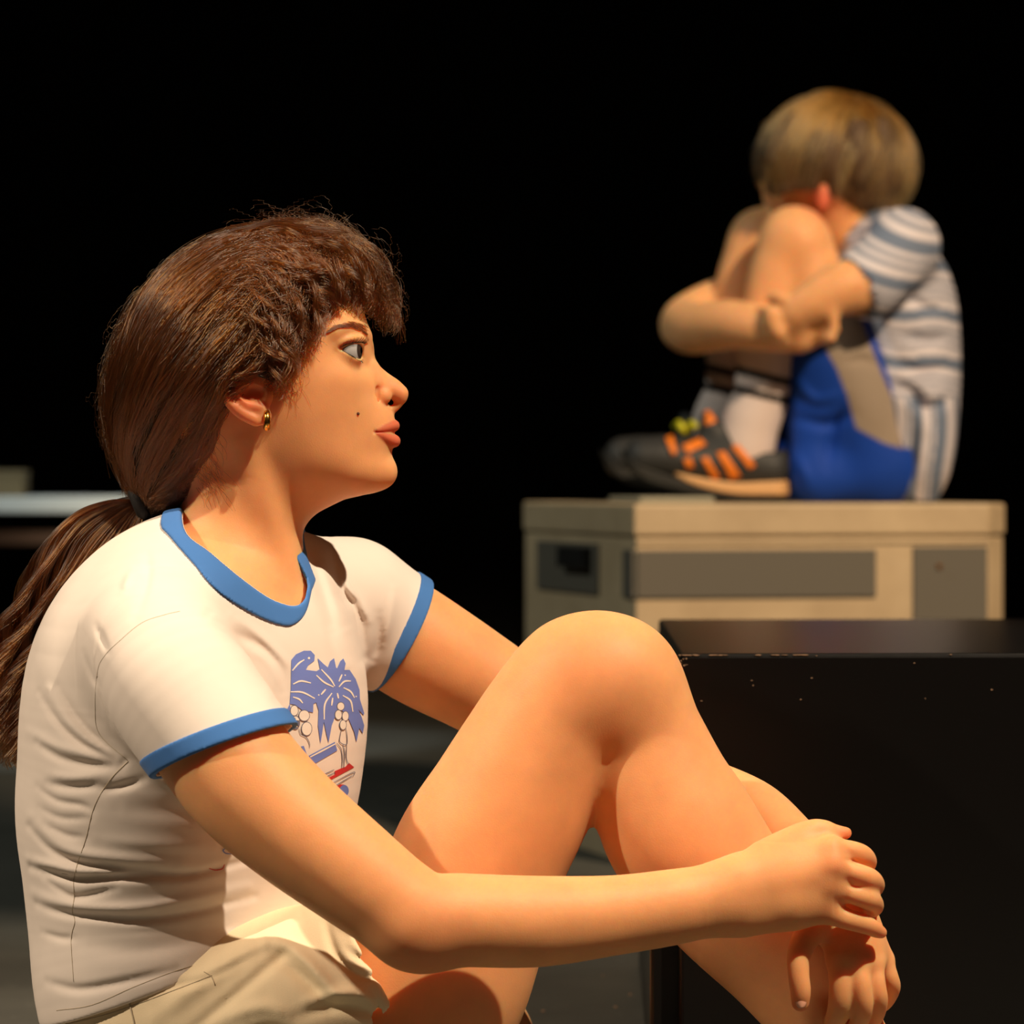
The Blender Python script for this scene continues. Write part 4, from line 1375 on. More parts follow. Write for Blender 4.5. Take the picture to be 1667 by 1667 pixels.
# dark hair tie
tie = []
ax_t = np.array([-0.86, 0, -0.35]); ax_t /= np.linalg.norm(ax_t)
u_t = np.cross(ax_t, [0, 1, 0]); u_t /= np.linalg.norm(u_t)
for a in np.linspace(0, 2 * math.pi, 29)[:-1]:
    tie.append(W(226, 818, 0) + (math.cos(a) * u_t + math.sin(a) * np.array([0, 1.0, 0])) * S(27))
M['tie'] = plain('black_elastic', srgb(14, 10, 10), 0.8)
mesh_obj('hair_tie', *tube(tie, S(10), 10, True), M['tie'], GIRL)
# eyebrows and lashes
bs = []
head_grid = Grid(*wbox(500, 500, 640, 690, -0.07, -0.0), 0.0012).run([('g', head, 0.0)])
def skin_at(px, py):
    p, ok = ray_many(np.array([px]), np.array([py]), head_grid, -0.068, -0.002, 0.0002)
    return p[0] if ok[0] else None
for _ in range(360):
    s = rng.uniform(0, 1) ** 0.8
    cx, cy = np.interp(s, [0, 0.35, 0.7, 1], [533, 553, 578, 599]), np.interp(s, [0, 0.35, 0.7, 1], [542, 532, 530, 541])
    th = np.interp(s, [0, 0.5, 0.85, 1], [0.8, 2.8, 6.0, 6.5])
    x = cx + rng.normal(0, 1); y = cy + rng.uniform(-th, th)
    L = rng.uniform(7, 13)
    dx, dy = np.interp(s, [0, 0.5, 1], [-0.95, -0.93, -0.6]), np.interp(s, [0, 0.5, 1], [0.3, -0.1, -0.65])
    a, b = skin_at(x, y), skin_at(x + dx * L, y + dy * L)
    if a is None or b is None: continue
    mid = (a + b) / 2 + np.array([0, -0.0009, 0])
    for sg in (1, -1):
        q = np.array([a, mid, b + np.array([0, -0.0004, 0])]); q[:, 1] *= sg
        bs.append(q)
M['brow'] = mat_hair('brow_hair', (0.05, 0.025, 0.012, 1), 0.4)
strands('eyebrow', bs, 0.00019, 0.00008, M['brow'], GIRL)
ls = []
eyc = W(EYE[0], EYE[1], HEAD_Y - EYE[2] * GS0)
for k in range(46):
    s = k / 45
    # along the upper lid margin from the outer corner to the front
    x = np.interp(s, [0, 0.3, 0.6, 0.85, 1], [553, 563, 577, 588, 592]); y = np.interp(s, [0, 0.3, 0.6, 0.85, 1], [567, 562, 558.5, 559, 561])
    d = np.interp(s, [0, 0.3, 0.6, 0.85, 1], [95, 94, 88, 74, 62])
    p = W(x, y, -d * GS0)
    o = (p - eyc); o /= np.linalg.norm(o)
    L = S(np.interp(s, [0, 0.4, 0.8, 1], [9, 12, 14, 9]) * rng.uniform(0.75, 1.1))
    out = o + np.array([0.35, 0, 0]); out /= np.linalg.norm(out)
    t = np.linspace(0, 1, 6)
    q = np.array([p + out * L * v + np.array([0, 0, 1]) * L * (0.55 * v * v - 0.12 * v) for v in t])
    ls.append(q)
    q2 = q.copy(); q2[:, 1] *= -1; ls.append(q2)
for k in range(40):
    s = k / 39
    x = np.interp(s, [0, 0.5, 1], [558, 574, 588]); y = np.interp(s, [0, 0.5, 1], [570, 579, 587]); d = np.interp(s, [0, 0.5, 1], [94, 90, 70])
    p = W(x, y, -d * GS0); o = p - eyc; o /= np.linalg.norm(o)
    L = S(5 * rng.uniform(0.6, 1.1))
    q = np.array([p + o * L * v - np.array([0, 0, 1]) * L * 0.5 * v for v in np.linspace(0, 1, 4)])
    ls.append(q); q2 = q.copy(); q2[:, 1] *= -1; ls.append(q2)
strands('eyelashes', ls, 0.00017, 0.00006, M['pupil'], GIRL)
print('hair done', round(_time.time() - _t0, 1))

mp = skin_at(582.7, 673.5)
if mp is not None:
    mesh_obj('mole', *cap_sphere(mp, S(2.6), (0, -1, 0), 0, 120, 12, 6), M['mole'], GIRL)

# ================================================================== the stage
def rect_geo(pts2, z0, z1):
    """upright prism over a footprint"""
    n = len(pts2)
    V = [(x, y, z0) for x, y in pts2] + [(x, y, z1) for x, y in pts2]
    F = [tuple(range(n - 1, -1, -1)), tuple(range(n, 2 * n))]
    for i in range(n):
        j = (i + 1) % n
        F.append((i, j, n + j, n + i))
    return V, F
def bevel(o, w, seg=2):
    m = o.modifiers.new('bevel', 'BEVEL'); m.width = w; m.segments = seg; m.limit_method = 'ANGLE'
    return o
def obox(name, c, size, mat, parent=None, rotz=0.0, bev=0.002):
    hx, hy, hz = [q / 2 for q in size]
    ca, sa = math.cos(rotz), math.sin(rotz)
    V = []
    for z in (-hz, hz):
        for x, y in ((-hx, -hy), (hx, -hy), (hx, hy), (-hx, hy)):
            V.append((c[0] + x * ca - y * sa, c[1] + x * sa + y * ca, c[2] + z))
    F = [(3, 2, 1, 0), (4, 5, 6, 7), (0, 1, 5, 4), (1, 2, 6, 5), (2, 3, 7, 6), (3, 0, 4, 7)]
    o = mesh_obj(name, V, F, mat, parent, smooth=False)
    if bev: bevel(o, bev)
    return o

# stage floor, black painted and worn
n = NT('stage_floor')
nz = n.noise(3.2, 6, 0.62); n2 = n.noise(60, 3)
c1 = n.ramp(nz.outputs['Fac'], [(0.3, (0.058, 0.057, 0.049, 1)), (0.7, (0.090, 0.087, 0.074, 1))]).outputs[0]
sp = n.ramp(n2.outputs['Fac'], [(0.62, (0, 0, 0, 1)), (0.8, (1, 1, 1, 1))]).outputs[0]
n.link(n.mix(sp, c1, (0.12, 0.115, 0.10, 1)), n.b.inputs['Base Color'])
n.set(Roughness=0.62, Specular_IOR_Level=0.3)
n.bump(n2.outputs['Fac'], 0.15, 0.002)
M['floor'] = n.m
tag(mesh_obj('floor', [(-5, -3.6, 0), (5, -3.6, 0), (5, 7.2, 0), (-5, 7.2, 0)], [(0, 1, 2, 3)], M['floor'], smooth=False), 'worn black painted stage floor', None, kind='structure')
# black drapes with folds at the back and sides
M['drape'] = mat_cloth('black_drape', (0.006, 0.005, 0.005, 1), weave=900, bump=0.1, rough=1.0)
def drape(name, a, b, label):
    a, b = np.array(a, float), np.array(b, float)
    L = np.linalg.norm(b - a); t = (b - a) / L; nn = np.array([-t[1], t[0]])
    N = int(L / 0.03)
    V, F = [], []
    for i in range(N + 1):
        u = i / N * L
        w = 0.05 * math.sin(u * 2 * math.pi / 0.36 + 0.8 * math.sin(u * 1.7)) + 0.025 * math.sin(u * 2 * math.pi / 0.83)
        p = a + t * u + nn * w
        for z in (0.0, 1.4, 2.8, 4.2):
            V.append((p[0], p[1], z))
    for i in range(N):
        for k in range(3):
            q = i * 4 + k
            F.append((q, q + 4, q + 5, q + 1))
    return tag(mesh_obj(name, V, F, M['drape']), label, None, kind='structure')
drape('wall_back', (-5, 6.6), (5, 6.6), 'black stage drapes hanging in folds')
drape('wall_left', (-4.8, -3.4), (-4.8, 6.6), 'black masking drape on the left')
drape('wall_right', (4.8, 6.6), (4.8, -3.4), 'black masking drape on the right')

# grey wooden case the boy sits on
CASE_Z = HC - 0.0305
def wp(px, D): return np.array([(px - CX) * D / F_PX, D - CAMD])
cA = wp(1035, 5.05); cE = wp(855, 5.60)
dirF = wp(1610, 5.16) - cA; dirF /= np.linalg.norm(dirF)
dirL = np.array([-dirF[1], dirF[0]])
depth = float((cE - cA) @ dirL)
cE = cA + dirL * depth
LF = float(np.linalg.norm(wp(1610, 5.16) - cA))
cB = cA + dirF * LF
cC = cB + dirF * 0.030 + dirL * 0.030
cD = cA + dirF * (LF + 0.030) + dirL * depth
n = NT('case_paint')
nz = n.noise(9, 5, 0.6)
n.link(n.ramp(nz.outputs['Fac'], [(0.3, srgb(180, 156, 124)), (0.7, srgb(200, 176, 142))]).outputs[0], n.b.inputs['Base Color'])
n.set(Roughness=0.6)
M['case'] = n.m
M['case_dark'] = plain('case_dark_panel', srgb(98, 92, 82), 0.65)
M['black_metal'] = plain('black_metal', srgb(16, 15, 15), 0.45)
CASE = empty('storage_case', (cA[0], cA[1], 0))
tag(CASE, 'beige grey storage case with dark panels that the boy sits on', 'case')
LID = 0.040
body_c = bevel(mesh_obj('case_body', *rect_geo([cA, cB, cC, cD, cE], 0.0, CASE_Z - LID - 0.002), M['case'], CASE, smooth=False), 0.003)
grow = lambda p, q: p + q
lid_pts = [cA - dirF * 0.003 - dirL * 0.003, cB - dirL * 0.003, cC + dirF * 0.003, cD + dirF * 0.003, cE - dirF * 0.003]
bevel(mesh_obj('case_lid', *rect_geo(lid_pts, CASE_Z - LID, CASE_Z), M['case'], CASE, smooth=False), 0.004)
def panel(name, o2, d2, u0, u1, z0, z1, mat, out=0.004, par=None):
    nrm = np.array([d2[1], -d2[0]])
    p0, p1 = o2 + d2 * u0, o2 + d2 * u1
    pts = [p0 - nrm * 0.004, p1 - nrm * 0.004, p1 + nrm * out, p0 + nrm * out]
    V, F = rect_geo(pts, z0, z1)
    return bevel(mesh_obj(name, V, F, mat, par or CASE, smooth=False), 0.001, 1)
def zat(py, D): return HC - (py - HY) * D / F_PX
def uF(px):  # along the front face for a pixel column
    for u in np.linspace(-0.1, 0.7, 1601):
        p = cA + dirF * u
        if CX + p[0] * F_PX / (p[1] + CAMD) >= px: return u
    return 0.7
def uL(px):
    for u in np.linspace(0, 0.8, 1601):
        p = cA + dirL * u
        if CX + p[0] * F_PX / (p[1] + CAMD) <= px: return u
    return 0.8
panel('dark_panel', cA, dirF, uF(1036), uF(1425), zat(972, 5.1), zat(895, 5.1), M['case_dark'])
panel('dark_panel', cA, dirF, uF(1485), uF(1606), zat(1030, 5.14), zat(890, 5.14), M['case_dark'])
eL = -dirL
panel('dark_panel', cA + dirL * depth, eL, depth - uL(878), depth - uL(976), zat(962, 5.4), zat(882, 5.4), M['case_dark'])
panel('dark_panel', cA + dirL * depth, eL, depth - uL(1018), depth - 0.002, zat(974, 5.07), zat(895, 5.07), M['case_dark'])
panel('handle', cA + dirL * depth, eL, depth - uL(925), depth - uL(968), zat(924, 5.3), zat(890, 5.3), M['black_metal'], 0.016)
# lid catches and edge trims
panel('edge_trim', cA, dirF, 0.0, LF, CASE_Z - LID - 0.010, CASE_Z - LID - 0.004, M['case'], 0.003)
panel('bolt', cA, dirF, uF(1523), uF(1530), zat(926, 5.14), zat(918, 5.14), plain('brass', srgb(170, 110, 50), 0.4, Metallic=1.0), 0.007)
# thin flat board lying on the case under the shoes
bc = wp(1079, 5.16)
M['board'] = plain('grey_board', srgb(150, 146, 128), 0.7)
b1 = obox('flat_board', (bc[0], bc[1] + 0.06, CASE_Z + 0.0042), (0.098, 0.15, 0.008), M['board'], None, math.atan2(dirF[1], dirF[0]))
tag(b1, 'thin grey board lying on the case under the dark shoes', 'board')

# black stage block beside the hands
n = NT('black_gloss_paint')
tc = n.node('ShaderNodeTexCoord')
nz = n.noise(120, 4, 0.7)
n2 = n.noise(14, 5, 0.6)
mm = n.node('ShaderNodeMath', operation='MULTIPLY'); n.link(nz.outputs['Fac'], mm.inputs[0]); n.link(n2.outputs['Fac'], mm.inputs[1])
sc = n.ramp(mm.outputs[0], [(0.455, (0, 0, 0, 1)), (0.50, (1, 1, 1, 1))]).outputs[0]
n.link(n.mix(sc, (0.0028, 0.0023, 0.0022, 1), (0.10, 0.085, 0.07, 1)), n.b.inputs['Base Color'])
n.set(Roughness=0.30, Specular_IOR_Level=0.5)
st_ = n.node('ShaderNodeTexNoise', inp={'Scale': 40.0, 'Detail': 2.0})
mp_ = n.node('ShaderNodeMapping'); mp_.inputs['Scale'].default_value = (1, 30, 30)
n.link(tc.outputs['Object'], mp_.inputs[0]); n.link(mp_.outputs[0], st_.inputs['Vector'])
n.bump(st_.outputs['Fac'], 0.06, 0.001)
M['gloss_black'] = n.m
D1, D2 = 3.22, 3.98
zt = HC - (1064 - HY) * D1 / F_PX
D2 = (HC - zt) * F_PX / (1008 - HY)
f0, f1 = wp(1106, D1), wp(2050, D1 + 0.02)
b0, b1_ = wp(1072, D2), wp(2050, D2 + 0.02)
BLK = empty('stage_block', (f0[0], f0[1], 0))
tag(BLK, 'glossy black wooden stage block with a scuffed front edge', 'stage block')
kx = wp(1060, D1 + 0.03)
bevel(mesh_obj('block_body', *rect_geo([f0, f1, b1_, b0], 0.018, zt), M['gloss_black'], BLK, smooth=False), 0.0035, 3)
bevel(mesh_obj('plinth', *rect_geo([wp(1058, D1 + 0.02), wp(2060, D1 + 0.02), wp(2060, D2 + 0.05), wp(1040, D2 + 0.05)], 0.0, 0.15), M['gloss_black'], BLK, smooth=False), 0.003)
# chips of paint knocked off its edge: pale wood showing
M['chip'] = plain('bare_wood_chip', srgb(150, 118, 92), 0.8)
rg2 = np.random.default_rng(3)
chips = []
for i in range(44):
    if i < 26:
        px = rg2.choice([rg2.uniform(1106, 1125), rg2.uniform(1106, 1320), rg2.uniform(1255, 1312)]); py = 1065 + rg2.normal(0, 1.2)
        L, T = rg2.uniform(2, 9), rg2.uniform(0.5, 1.3)
    elif i < 34:
        px = 1108 + rg2.uniform(0, 10); py = 1066 + rg2.uniform(0, 34); L, T = rg2.uniform(1, 4), rg2.uniform(0.6, 2)
    else:
        px, py = [(1224, 1108), (1304, 1139), (1142, 1141), (1617, 1124), (1490, 1080), (1508, 1138), (1322, 1104), (1226, 1116), (1330, 1068), (1550, 1064)][i - 34]
        L, T = rg2.uniform(1.0, 3.0), rg2.uniform(0.5, 1.3)
    s = D1 / F_PX
    x = (px - CX) * s; z = min(HC - (py - HY) * s, zt - 0.0012); y = f0[1] + (x - f0[0]) / (f1[0] - f0[0]) * (f1[1] - f0[1])
    a = rg2.uniform(0, 3)
    pts = [(L * s * math.cos(q) * rg2.uniform(0.5, 1), T * s * math.sin(q) * rg2.uniform(0.5, 1)) for q in np.linspace(0, 2 * math.pi, 8)[:-1]]
    Vc = [(x + u, y - 0.0006, z + v) for u, v in pts]
    Vb = [(x + u, y + 0.0008, z + v) for u, v in pts]
    k = len(pts)
    chips.append((Vc + Vb, [tuple(range(k - 1, -1, -1))] + [(j, (j + 1) % k, k + (j + 1) % k, k + j) for j in range(k)]))
o = mesh_obj('paint_chips', *join_geo(chips), M['chip'], BLK, smooth=False); o['kind'] = 'stuff'

# flecks of pale paint on the floor
fl = []
for px, py in [(981, 1589), (1026, 1620), (884, 1647), (1002, 1640)]:
    D = HC * F_PX / (py - HY)
    x = (px - CX) * D / F_PX
    pts = [(rg2.uniform(0.5, 1) * 0.0022 * math.cos(q), rg2.uniform(0.5, 1) * 0.008 * math.sin(q)) for q in np.linspace(0, 2 * math.pi, 8)[:-1]]
    fl.append(([(x + u, D - CAMD + v, 0.0006) for u, v in pts], [tuple(range(7))]))
o = mesh_obj('paint_flecks', *join_geo(fl), M['chip'], None, smooth=False)
tag(o, 'pale flecks of dried paint on the stage floor', 'paint flecks', kind='stuff')

# white edged bench far back on the left with a small box on it
BY = 4.0; DB = CAMD + BY; sB = DB / F_PX
M['white_paint'] = plain('white_paint', srgb(232, 236, 232), 0.5)
M['rail_paint'] = plain('rail_paint', srgb(120, 96, 84), 0.6)
x0, x1 = (-420 - CX) * sB, (212 - CX) * sB
BEN = empty('bench', ((x0 + x1) / 2, BY + 0.2, 0))
tag(BEN, 'low white topped bench standing far back on the left', 'bench')
zb = HC - (822 - HY) * sB
obox('bench_top', ((x0 + x1) / 2, BY + 0.2, zb), (x1 - x0, 0.42, 0.027), M['white_paint'], BEN)
zr = HC - (876 - HY) * sB
obox('rail', ((x0 + x1) / 2, BY + 0.04, zr), (x1 - x0 - 0.04, 0.03, 0.024), M['rail_paint'], BEN)
for xx in (x0 + 0.05, x1 - 0.05):
    for yy in (BY + 0.04, BY + 0.36):
        obox('leg', (xx, yy, (zb - 0.0135) / 2), (0.035, 0.035, zb - 0.0135), M['black_metal'], BEN)
M['tan'] = plain('tan_card', srgb(120, 104, 74), 0.8)
bx = empty('small_box', ((-20 - CX) * sB, BY + 0.15, zb + 0.0135))
tag(bx, 'small tan box standing on the white bench', 'box')
obox('box_body', ((-20 - CX) * sB, BY + 0.15, zb + 0.0135 + 0.018), (0.098, 0.08, 0.036), M['tan'], bx)
obox('box_lid', ((-20 - CX) * sB, BY + 0.15, zb + 0.0135 + 0.041), (0.101, 0.083, 0.010), M['tan'], bx)

# ================================================================== the boy on the case
YB = 2.36
def bch(lst, k=0.0, n=5, asp=1.0, kind='u', rot=0.0):
    return chain([(a, b, YB + d, r) for a, b, d, r in lst], k, n, asp, rot, 0.0, kind)
def bell(px, py, d, rx, rd, ry, k=0.0, kind='u', ang=0.0):
    return ell(px, py, YB + d, rx, rd, ry, k, kind, ang)
b_head = [bell(1352, 262, 0.0, 104, 92, 100), bell(1300, 300, 0.02, 58, 66, 58, 0.03), bch([(1352, 300, 0, 52), (1378, 370, 0, 50), (1410, 420, 0, 62)], 0.03),
          bell(1340, 318, -0.072, 12, 9, 24, 0.006), bch([(1262, 312, 0.03, 12), (1252, 322, 0.035, 9)], 0.01)]
b_torso = [bch([(1420, 420, 0, 62), (1445, 480, 0, 76), (1452, 580, 0, 74), (1445, 670, 0, 74), (1430, 728, 0, 70)], 0.0, asp=1.35),
           bch([(1460, 405, -0.09, 48), (1430, 400, 0, 56), (1440, 410, 0.10, 48)], 0.03)]
b_narm = [bch([(1468, 402, -0.105, 46), (1442, 436, -0.14, 46), (1408, 462, -0.165, 45), (1368, 470, -0.175, 44), (1325, 492, -0.18, 36), (1302, 505, -0.178, 32)]),
          bell(1282, 516, -0.176, 34, 17, 26, 0.012, ang=30)]
for i, (x, y) in enumerate([(1246, 506), (1248, 524), (1256, 540), (1270, 552)]):
    b_narm.append(bch([(1276, 512 + i * 6, -0.178, 11), ((1276 + x) / 2 - 4, (512 + i * 6 + y) / 2 + 2, -0.186, 10), (x, y, -0.172, 8)], 0.004))
b_narm.append(bch([(1295, 496, -0.176, 13), (1274, 486, -0.186, 11), (1256, 484, -0.176, 9)], 0.005))
b_farm = [bch([(1430, 410, 0.11, 46), (1280, 455, 0.12, 42), (1165, 496, 0.075, 40), (1118, 524, 0.03, 42), (1130, 535, -0.03, 42), (1190, 528, -0.10, 40), (1250, 536, -0.14, 36), (1300, 545, -0.155, 30)]),
          bell(1322, 540, -0.16, 30, 15, 23, 0.012, ang=-25)]
for i, (x, y) in enumerate([(1352, 510), (1358, 522), (1360, 536), (1354, 550)]):
    b_farm.append(bch([(1326, 530 + i * 7, -0.165, 10), ((1326 + x) / 2 + 2, (530 + i * 7 + y) / 2, -0.180, 9.5), (x, y, -0.196, 8)], 0.004))
def b_leg(dy, ox, oy):
    return [bch([(1436 + ox, 742, dy * 0.8, 62), (1390 + ox, 640 + oy, dy, 62), (1340 + ox, 500 + oy, dy, 56), (1308 + ox, 410 + oy, dy, 50)]),
            ('g', [bch([(1296 + ox, 392 + oy, dy, 50), (1268 + ox, 440 + oy, dy, 48), (1258 + ox, 520 + oy, dy, 50), (1246 + ox, 600 + oy, dy, 40), (1232 + ox, 680 + oy, dy, 29), (1224 + ox, 735 + oy, dy, 26)])], 0.012),
            bell(1290 + ox, 386 + oy, dy, 50, 44, 46, 0.02)]
b_nl, b_fl = b_leg(-0.065, 0, 0), b_leg(0.045, -50, 2)
boy_model = b_torso + [('g', b_head, 0.012), ('g', b_narm, 0.012), ('g', b_farm, 0.012), ('g', b_nl, 0.01), ('g', b_fl, 0.01)]
blo, bhi = bounds(boy_model)
BOY = empty('person', (W(1400, 815, YB)[0], YB, CASE_Z))
bv = Grid(blo - 0.02, bhi + 0.02, 0.0036).run(boy_model).mesh(2)
fl_ = 0.8 * np.exp(-(np.linalg.norm(bv[0] - W(1340, 322, YB - 0.072), axis=1) / S(34, YB)) ** 2)
mesh_obj('body', bv[0], bv[1], M['skin_boy'], BOY, attrs={'flush': fl_})
# shirt with grey-blue stripes
def stripe_mat():
    n = NT('striped_jersey')
    a = n.node('ShaderNodeAttribute', attribute_name='stripe')
    n.link(n.mix(a.outputs['Fac'], srgb(214, 206, 212), srgb(112, 124, 146)), n.b.inputs['Base Color'])
    n.set(Roughness=0.9, Specular_IOR_Level=0.1)
    return n.m
M['stripe'] = stripe_mat()
BC = plane3(W(1366, 408, YB - 0.13), W(1488, 456, YB - 0.13), W(1420, 446, YB - 0.20), W(1380, 500, YB - 0.16) - W(1468, 402, YB - 0.1))
b_sl = lambda g: bch([(1470, 398, -0.100, 56 + g), (1448, 426, -0.132, 60 + g), (1412, 460, -0.16, 60 + g)])
b_slf = lambda g: bch([(1440, 405, 0.10, 56 + g), (1360, 430, 0.115, 56 + g)])
b_shirt = [bch([(1425, 432, 0, 74), (1455, 480, 0, 96), (1466, 580, 0, 97), (1460, 680, 0, 98), (1452, 740, 0, 92)], 0.0, asp=1.36),
           bch([(1468, 402, -0.09, 56), (1436, 404, 0, 62), (1445, 412, 0.10, 54)], 0.03),
           ('g', [b_sl(0), ('i', half(BC[0], BC[1], BIGLO, BIGHI), 0.003)], 0.02), ('g', [b_slf(0)], 0.02),
           bch([(1500, 660, -0.06, 44), (1505, 740, -0.06, 42), (1496, 800, -0.05, 30)], 0.03, asp=1.6), bch([(1500, 660, 0.06, 44), (1505, 740, 0.06, 42), (1496, 800, 0.05, 30)], 0.03, asp=1.6)]
b_shirt += folds([([(1470, 545), (1510, 552), (1545, 548)], 9, 9), ([(1462, 590), (1500, 604), (1548, 600)], 9, 10), ([(1470, 640), (1515, 662), (1545, 650)], 10, 12),
    ([(1455, 625), (1490, 640), (1520, 690)], 9, 9), ([(1475, 480), (1510, 500), (1540, 500)], 8, 7), ([(1490, 690), (1486, 740), (1490, 790)], 8, 8)], YB - 0.12, 2.0, YB)
b_shirt += [bch([(1352, 300, 0, 60), (1378, 360, 0, 58), (1404, 408, 0, 62)], kind='s'), bch([(1440, 440, -0.14, 50), (1408, 464, -0.165, 49), (1368, 472, -0.175, 48)], kind='s')]
slo2, shi2 = bounds([q for q in b_shirt if q[0] in ('u', 'g')])
slo2[2] = max(slo2[2] - 0.02, CASE_Z + 0.001)
bsg = Grid(np.array([slo2[0] - 0.02, slo2[1] - 0.02, slo2[2]]), shi2 + 0.02, 0.0028).run(b_shirt)
bs_ = bsg.mesh(1)
P = bs_[0]
ppx = CX + P[:, 0] * F_PX / (CAMD + P[:, 1]); ppy = HY + (HC - P[:, 2]) * F_PX / (CAMD + P[:, 1])
slv = b_sl(7)[1].ev(P[:, 0].astype(f32), P[:, 1].astype(f32), P[:, 2].astype(f32)) < 0
dcu = (P - BC[0]) @ BC[1] / S(1, YB)
co = np.where(slv, -dcu + 12, ppy - 503 + (ppx - 1500) * -0.05 + 4 * np.sin(ppx / 17.0))
tail = (ppy > 648) & (ppx > 1450)
co = np.where(tail, ppx - 1478 + 6 * np.sin(ppy / 40), co)
per = np.where(slv, 58, np.where(tail, 40, 78))
ph = np.mod(co, per)
def bandf(c, w): return np.clip((w / 2 - np.abs(ph - c)) / 2.2 + 0.5, 0, 1)
stripe = np.maximum.reduce([bandf(9, 19), 0.8 * bandf(34, 7), 0.8 * bandf(47, 7), 0.7 * bandf(60, 7)])
BSH = mesh_obj('striped_shirt', bs_[0], bs_[1], M['stripe'], BOY, attrs={'stripe': stripe})
# blue shorts with a grey side panel
def sh_mat():
    n = NT('blue_shorts')
    a = n.node('ShaderNodeAttribute', attribute_name='panel')
    n.link(n.mix(a.outputs['Fac'], srgb(14, 62, 160), srgb(150, 134, 118)), n.b.inputs['Base Color'])
    n.set(Roughness=0.7, Specular_IOR_Level=0.25)
    return n.m
M['bshorts'] = sh_mat()
def b_short(dy, ox):
    return [bch([(1432 + ox, 748, dy * 0.8, 76), (1398 + ox, 660, dy, 74), (1362 + ox, 570, dy, 72), (1346 + ox, 530, dy, 68)], 0.01),
            bch([(1330 + ox, 600, dy, 46), (1326 + ox, 700, dy, 44), (1330 + ox, 778, dy, 42)], 0.03), bch([(1330 + ox, 770, dy, 46), (1420 + ox, 775, dy, 44)], 0.02)]
b_shorts = b_short(-0.065, 0) + [('g', b_short(0.05, -20), 0.01), bch([(1435, 745, -0.05, 74), (1435, 745, 0.05, 74)], 0.02)]
b_shorts += folds([([(1300, 680), (1350, 690), (1390, 670)], 9, 7), ([(1350, 760), (1360, 700), (1380, 650)], 9, 8), ([(1300, 620), (1330, 650), (1370, 640)], 8, -6), ([(1380, 590), (1410, 585), (1440, 600)], 7, 7), ([(1300, 740), (1320, 790)], 9, -6)], YB - 0.14, 2.0, YB)
b_shorts += [bch([(1340, 500, -0.065, 60), (1308, 410, -0.065, 54)], kind='s'), bch([(1282, 500, 0.045, 60), (1250, 412, 0.045, 54)], kind='s')]
l3, h3 = bounds([q for q in b_shorts if q[0] in ('u', 'g')])
l3 = l3 - 0.02; l3[2] = CASE_Z + 0.001
bq = Grid(l3, h3 + 0.02, 0.003).run(b_shorts)
b3 = bq.mesh(1)
P = b3[0]
ppx = CX + P[:, 0] * F_PX / (CAMD + P[:, 1]); ppy = HY + (HC - P[:, 2]) * F_PX / (CAMD + P[:, 1])
pan = [(1335, 552), (1372, 510), (1400, 515), (1419, 565), (1435, 606), (1452, 645), (1470, 730), (1440, 722), (1394, 697), (1378, 640), (1362, 600)]
pv = np.clip(-poly_sd(ppx, ppy, pan) / 2.5 + 0.5, 0, 1) * (P[:, 1] < YB - 0.05)
mesh_obj('shorts', b3[0], b3[1], M['bshorts'], BOY, attrs={'panel': pv})
# socks
def sock_mat():
    n = NT('striped_sock')
    a = n.node('ShaderNodeAttribute', attribute_name='stripe')
    n.link(n.mix(a.outputs['Fac'], srgb(214, 196, 190), srgb(12, 12, 12)), n.b.inputs['Base Color'])
    n.set(Roughness=0.95, Specular_IOR_Level=0.1)
    return n.m
M['sock'] = sock_mat()
def sock(dy, ox, oy):
    m = [bch([(1248 + ox, 575 + oy, dy, 50), (1240 + ox, 640 + oy, dy, 45), (1222 + ox, 690 + oy, dy, 47), (1214 + ox, 735 + oy, dy, 44)]), bch([(1210 + ox, 735 + oy, dy, 38), (1170 + ox, 760 + oy, dy, 30)], 0.02)]
    top = W(1208 + ox, 578 + oy, YB + dy)
    m.append(('i', half(top, (0.12, 0, 1.0), BIGLO, BIGHI), 0.003))
    lo, hi = bounds(m[:2])
    g = Grid(lo - 0.015, hi + 0.015, 0.0026).run(m)
    v = g.mesh(1)
    P = v[0]
    ppx = CX + P[:, 0] * F_PX / (CAMD + P[:, 1]) - ox; ppy = HY + (HC - P[:, 2]) * F_PX / (CAMD + P[:, 1]) - oy
    q = ppy - (ppx - 1203) * 0.24
    s = np.maximum(np.clip((6.5 - np.abs(q - 603)) / 2 + .5, 0, 1), np.clip((6.5 - np.abs(q - 634)) / 2 + .5, 0, 1))
    return mesh_obj('sock', v[0], v[1], M['sock'], BOY, attrs={'stripe': s})
sock(-0.065, 0, 0)
sock(0.045, -48, -4)
